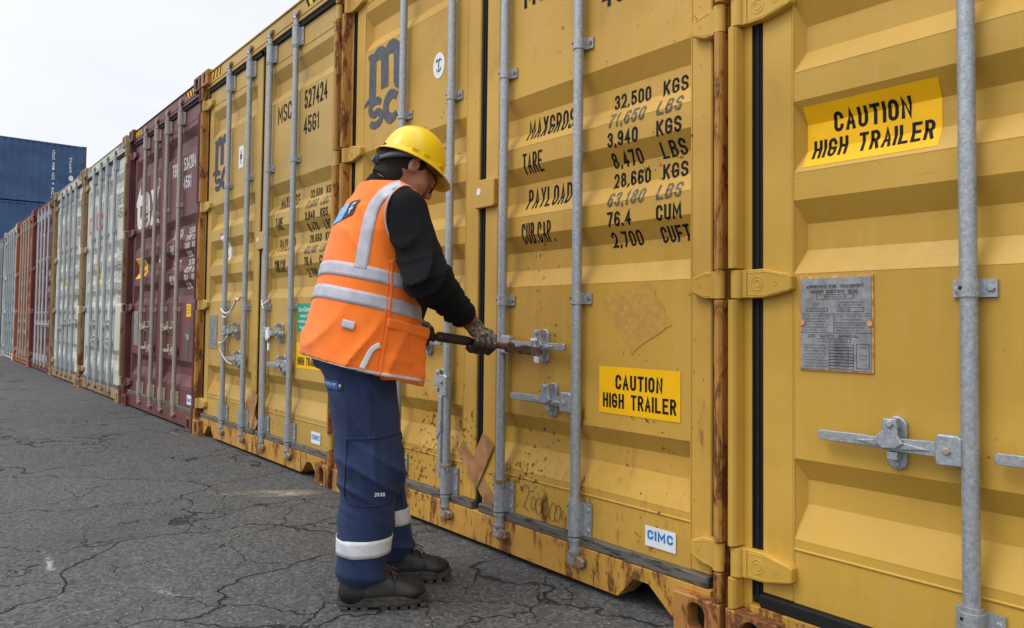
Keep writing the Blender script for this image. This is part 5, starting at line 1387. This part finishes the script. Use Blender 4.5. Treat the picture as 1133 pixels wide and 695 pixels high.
for sg in (-1, 1):                                   # moulded lugs along the lower edge
    for f_ in (-.040, .002, .074):
        q = math.atan2(math.sqrt(max(0, 1-(f_/.116)**2)), f_/.116); c0 = VT(f_, sg*.0985*math.sin(q)*.985, .018)
        a = (VT(f_+.02, sg*.0985*math.sqrt(max(0, 1-((f_+.02)/.117)**2))*.985, .018)-c0)
        mb.tube([c0-a*.55, c0, c0+a*.55], [.0045, .0055, .0045], 8)
mb.build('hat_lug', PM['hat'], hat)
# harness strap and ratchet knob at the back
def arc_pt(q, u0, u1):     # q from 0 (left side) to pi (right side) round the back of the head
    t = abs(q-math.pi/2)/(math.pi/2); return VT(-.016-.103*math.sin(q), .091*math.cos(q)*-1, u1+(u0-u1)*t**1.3)
n = 28; V = []; 
for i in range(n+1):
    q = math.pi*i/n; wd = .0085+.004*math.cos(q)**2
    for sg in (-1, 1): V.append(arc_pt(q, .012, -.048)+Vector(tU)*wd*sg)
mb = MB(); mb.add(V, [(2*i, 2*i+1, 2*i+3, 2*i+2) for i in range(n)], 0, True)
o = mb.build('harness_strap', PM['strap'], hat); sm = o.modifiers.new('s', 'SOLIDIFY'); sm.thickness = .0035; sm.offset = 0
mb = MB(); k0 = VT(-.114, 0, -.050); mb.tube([k0, k0-Vector(tF)*.014], .016, 18, cap=True); mb.tube([k0-Vector(tF)*.013, k0-Vector(tF)*.020], [.013, .012], 18)
mb.build('ratchet_knob', PM['strap'], hat, bevel=.0015)
# safety glasses
mb = MB(); lens = MB()
for sg in (1, -1):
    mb.tube([Vector(HP(-.006, sg*.080, .014)), Vector(HP(.03, sg*.0795, .016)), Vector(HP(.070, sg*.072, .016)), Vector(HP(.092, sg*.060, .012))], [.0035, .004, .0055, .005], 8)
    mb.tube([Vector(HP(-.006, sg*.080, .014)), Vector(HP(-.026, sg*.079, -.008))], [.0035, .003], 8)
    lp = [Vector(HP(.098-.0006*0+.010*math.cos(q)*-0+(-.016)*((.033+.027*math.cos(q))/.06)**2+.012, sg*(.033+.027*math.cos(q)), -.004+.019*math.sin(q))) for q in [2*math.pi*i/24 for i in range(25)]]
    mb.tube(lp, .0030, 6)
    lens.add(lp[:-1], [tuple(range(24))], 0)
mb.tube([Vector(HP(.110, .008, .002)), Vector(HP(.112, 0, .004)), Vector(HP(.110, -.008, .002))], .0025, 6)
gl = mb.build('safety_glasses', PM['glassf'], person)
t = NT('amber_lens'); t.set(Base_Color=(.75, .62, .25), Roughness=.06, Transmission_Weight=.85, IOR=1.45); lens.build('lens', t.m, gl)

# boots
def boot(cx, cy, name):
    def bf(P):
        x, y, z = P[..., 0]-cx, P[..., 1]-cy, P[..., 2]
        half = np.interp(x, [-.145, -.12, -.06, .02, .08, .12, .140], [.026, .036, .036, .043, .049, .042, .022])
        top = np.interp(x, [-.145, -.11, -.05, .0, .045, .085, .12, .142], [.088, .118, .122, .112, .086, .071, .058, .030])
        up_ = np.maximum(np.abs(y)-half, np.maximum(z-top, .020-z)); up_ = np.maximum(up_, np.maximum(x-.140, -.138-x))
        Q = np.stack([x, y, z], -1)
        d = smin(cone(Q, (-.098, 0, .052), (-.090, 0, .108), .040, .038), cone(Q, (-.090, 0, .046), (.075, 0, .044), .040, .038), .02)
        d = smin(d, ellip(Q-np.array((.086, 0, .044), np.float32), (.052, .047, .031)), .012)
        d = smin(d, cone(Q, (-.065, 0, .098), (.048, 0, .060), .037, .026), .018)
        d = smin(d, np.maximum(cone(Q, (-.085, 0, .108), (-.050, 0, .112), .043, .040), np.abs(z-.112)-.008), .006)   # padded collar
        seam = np.abs(x-.040-.10*np.abs(y))-.0018; d = d+.0022*np.clip(1-np.maximum(seam, 0)*500, 0, 1)
        seam = np.abs(x+.055-.25*(z-.05))-.0018; d = d+.0022*np.clip(1-np.maximum(seam, 0)*500, 0, 1)
        d = np.maximum(d, .018-z); d = np.maximum(d, z-(.125))
        return d-wob3(P, 60, 61, .0015)-folds(P, (1, 0, .3), 70, 63, .003)*np.clip(1-np.abs(x-.035)*18, 0, 1)
    b = sdf_obj('boot', bf, (cx-.17, cy-.08, .0), (cx+.17, cy+.08, .15), .0040, PM['boot'], person, 1)
    m = MB(); out_ = []
    for i in range(40):
        q = 2*math.pi*i/40; x = .0+.146*math.cos(q)*(1 if math.cos(q) > 0 else .985); hw = float(np.interp(x, [-.145, -.12, -.06, .01, .08, .12, .146], [.030, .041, .040, .045, .052, .047, .030]))
        y = hw*math.copysign(abs(math.sin(q))**.55, math.sin(q)); out_.append((cx+x, cy+y))
    n = len(out_)
    def lay(z, k): return [(cx+(a-cx)*k, cy+(b_-cy)*k, z+.014*max(0, (a-cx)/.146-.72)*(1 if z < .02 else .5)) for a, b_ in out_]
    rings = [lay(.010, .965), lay(.012, .99), lay(.024, 1.0), lay(.0255, .985), lay(.028, .985), lay(.030, 1.0), lay(.038, .99), lay(.040, .90)]
    vs = [p for r_ in rings for p in r_]
    m.add(vs, [(j*n+i, j*n+(i+1) % n, (j+1)*n+(i+1) % n, (j+1)*n+i) for j in range(7) for i in range(n)], 0, True)
    m.add(rings[0], [tuple(range(n-1, -1, -1))]); m.add(rings[-1], [tuple(range(n))])
    for i in range(9):                                # tread blocks
        xx = -.128+i*.031
        if i in (3,): continue
        hw = float(np.interp(xx+.01, [-.145, -.12, -.06, .01, .08, .12, .146], [.030, .041, .040, .045, .052, .047, .030]))
        lift = .014*max(0, (xx+.02)/.146-.72)
        m.box(cx+xx, cx+xx+.021, cy-hw*.96, cy+hw*.96, .0005+lift, .0105+lift)
    m.build('sole', PM['sole'], b, bevel=.001)
    BB = bvh_of(b); m = MB()
    for i in range(6):
        xx = cx-.022+i*.013
        pr = []
        for j in range(9):
            yy = -.022+.044*j/8; p, nrm, _, _ = BB.ray_cast(Vector((xx+(.008 if i % 2 else -.008)*(yy/.022), cy+yy, .4)), Vector((0, 0, -1)))
            if p: pr.append(p+nrm*.003)
        if len(pr) > 3: m.tube(pr, .0030, 6)
    p, nrm, _, _ = BB.ray_cast(Vector((cx-.012, cy-.01, .4)), Vector((0, 0, -1)))
    if p:
        for sg in (-1, 1):
            m.tube([p+Vector((.0, 0, .004)), p+Vector((.012, sg*.02, .014)), p+Vector((.028, sg*.030, .006)), p+Vector((.018, sg*.016, .002)), p+Vector((.0, 0, .004))], .0024, 6)
            m.tube([p+Vector((.0, 0, .005)), p+Vector((.03, sg*.012, .008)), p+Vector((.055, sg*.022, -.008))], .0022, 6)
    m.build('laces', PM['lace'], b)
boot(-.034, -.116, 'r'); boot(.058, .112, 'l')

# gloves closed round the cutter handles
def glove(C_, A_, up_, wrist, name, flip=1):
    """C_ centre on the bar, A_ bar direction (index finger side), up_ unit vector from bar to palm, fingers go round the camera side and under"""
    A_ = np.array(A_)/np.linalg.norm(A_); up_ = np.array(up_, float); up_ -= A_*(up_@A_); up_ /= np.linalg.norm(up_); sd_ = np.cross(A_, up_)
    if sd_[1]*flip > 0: sd_ = -sd_                      # towards the camera for the near hand
    def ang(q, r, a): return tuple(C_+A_*a+(up_*math.cos(R(q))+sd_*math.sin(R(q)))*r)
    def fn(P):
        palm = cone(P, ang(12, .034, -.026), ang(12, .034, .030), .019, .021)
        palm = smin(palm, cone(P, ang(48, .036, -.030), ang(48, .037, .036), .0135, .0145), .012)
        wrp = np.array(ang(-5, .052, -.018)); d = smin(palm, cone(P, tuple(wrp), wrist, .026, .034), .022)
        for k, (a, rr, l1) in enumerate(((-.034, .0098, .92), (-.012, .0108, 1.0), (.011, .0112, 1.0), (.034, .0106, .95))):
            q0, q1, q2, q3 = 52, 105, 168, 232*l1
            r = .030
            fg = smin(cone(P, ang(q0, r+.009, a), ang(q1, r+.007, a+.001), rr+.0028, rr+.0012), cone(P, ang(q1, r+.007, a+.001), ang(q2, r, a), rr+.0012, rr), .004)
            fg = smin(fg, cone(P, ang(q2, r, a), ang(q3, r-.003, a-.001), rr, rr-.0012), .004)
            d = smin(d, fg, .0045)
        th = smin(cone(P, ang(-25, .038, .012), ang(-78, .036, .036), .0145, .0125), cone(P, ang(-78, .036, .036), ang(-128, .031, .052), .0125, .0108), .005)
        d = smin(d, th, .010)
        return d-wob3(P, 130, 71, .0016)-folds(P, tuple(A_+up_*.5), 150, 73, .0022)
    c = np.array(C_); w_ = np.array(wrist); lo = np.minimum(c-.085, w_-.05); hi = np.maximum(c+.085, w_+.05)
    g_ = sdf_obj('glove', fn, tuple(lo), tuple(hi), .0027, PM['glove'], person, 1)
    g_.data.materials.append(PM['gloved'])
    for p in g_.data.polygons:                        # dipped coating on palm side and finger tips
        v = np.array(p.center)-c; 
        if v@up_ < .004+.006*math.sin(p.center.x*300): p.material_index = 1
    m = MB(); d_ = (np.array(wrist)-c); d_ /= np.linalg.norm(d_); e1 = np.cross(d_, (0, 1, .2)); e1 /= np.linalg.norm(e1); e2 = np.cross(d_, e1)
    wc = np.array(wrist)-d_*.022
    m.tube([Vector(wc+(e1*math.cos(q)+e2*math.sin(q))*.0375) for q in [2*math.pi*i/30 for i in range(31)]], .0050, 8)
    m.build('glove_cuff', PM['cuff'], g_)
CR = GA+HX*.170
glove(CR, HX, (-.30, -.12, .94), WR_R, 'r', 1)
CLh = np.array((.066, .012, .868)); 
glove(CLh, JW-CLh, (-.2, .35, .9), WR_L, 'l', -1)

# ------------------------------------------------------------------ bolt cutter held between the gloves
bc = empty('bolt_cutter', PROOT, math.atan2(.86083, .50889))
tag(bc, 'long rusty bolt cutter with black grips, held by the worker against the door handle', 'bolt cutter')
dk = galv('worn_brown_steel', (.12, .068, .042), .5, .35); rd = plain('red_tool_paint', (.42, .025, .02), .45, .3, 40); gp = plain('worn_black_grip', (.028, .02, .014), .6, .4, 40)
PV = GA+HX*(np.linalg.norm(JW-GA)-.128)                 # where the handles meet the head
GB = CLh-(PV-CLh)/np.linalg.norm(PV-CLh)*.075
m = MB(); V_ = Vector
m.tube([V_(GA+HX*.02), V_(GA+HX*.19), V_(GA+HX*.26), V_(PV)], [.0115, .0115, .0100, .0085], 14); hA = m.build('handle', dk, bc)
m = MB(); m.tube([V_(GA), V_(GA+HX*.004), V_(GA+HX*.012), V_(GA+HX*.125), V_(GA+HX*.135)], [.010, .0155, .0168, .0160, .0135], 16); m.build('grip', gp, hA)
hxb = (PV-GB)/np.linalg.norm(PV-GB)
m = MB(); m.tube([V_(GB+hxb*.02), V_(GB+hxb*.2), V_(PV+np.array((0, .022, .004)))], [.0115, .0115, .010], 14); hB = m.build('handle', rd, bc)
m = MB(); m.tube([V_(GB), V_(GB+hxb*.012), V_(GB+hxb*.11)], [.012, .0168, .0160], 16); m.build('grip', gp, hB)
def plate_along(m, c, ax_, ln, hgt, th, mi=0, c2=None):
    """flat forged plate centred on c, long axis ax_, lying in the plane of axis and up"""
    ax_ = np.array(ax_)/np.linalg.norm(ax_); up_ = np.array((0, 0, 1.)); up_ -= ax_*(up_@ax_); up_ /= np.linalg.norm(up_); n_ = np.cross(ax_, up_)
    poly = c2 or [(-ln/2, -hgt*.3), (-ln*.3, -hgt/2), (ln*.3, -hgt/2), (ln/2, -hgt*.25), (ln/2, hgt*.25), (ln*.3, hgt/2), (-ln*.3, hgt/2), (-ln/2, hgt*.3)]
    vs = [np.array(c)+ax_*a+up_*b+n_*s_*th/2 for s_ in (-1, 1) for a, b in poly]; k = len(poly)
    m.add(vs, [tuple(range(k-1, -1, -1)), tuple(range(k, 2*k))]+[(i, (i+1) % k, k+(i+1) % k, k+i) for i in range(k)], mi)
m = MB()
plate_along(m, PV+HX*.002, HX, .034, .036, .020); plate_along(m, PV+HX*.030, HX, .050, .015, .012)
plate_along(m, PV+HX*.070, HX, .060, .027, .016); plate_along(m, PV+HX*.066, HX, .034, .033, .024)
n_ = np.cross(HX, (0, 0, 1.)); n_ /= np.linalg.norm(n_)
for a, b in ((.0, .010), (.0, -.010), (.055, .008), (.078, -.006)):
    c = PV+HX*a+np.array((0, 0, b)); m.tube([V_(c-n_*.016), V_(c+n_*.016)], .0065, 8)
hd_ = m.build('cutter_head', dk, bc, bevel=.002)
for sg in (-1, 1):
    m = MB(); plate_along(m, PV+HX*.118+np.array((0, 0, sg*.007)), HX, 0, 0, .012, 0, [(-.030, -.010), (.010, -.008), (.030, -sg*.006-.002), (.030, -sg*.006+.002), (.010, .008), (-.030, .010)])
    m.build('jaw', dk, bc, bevel=.0015)
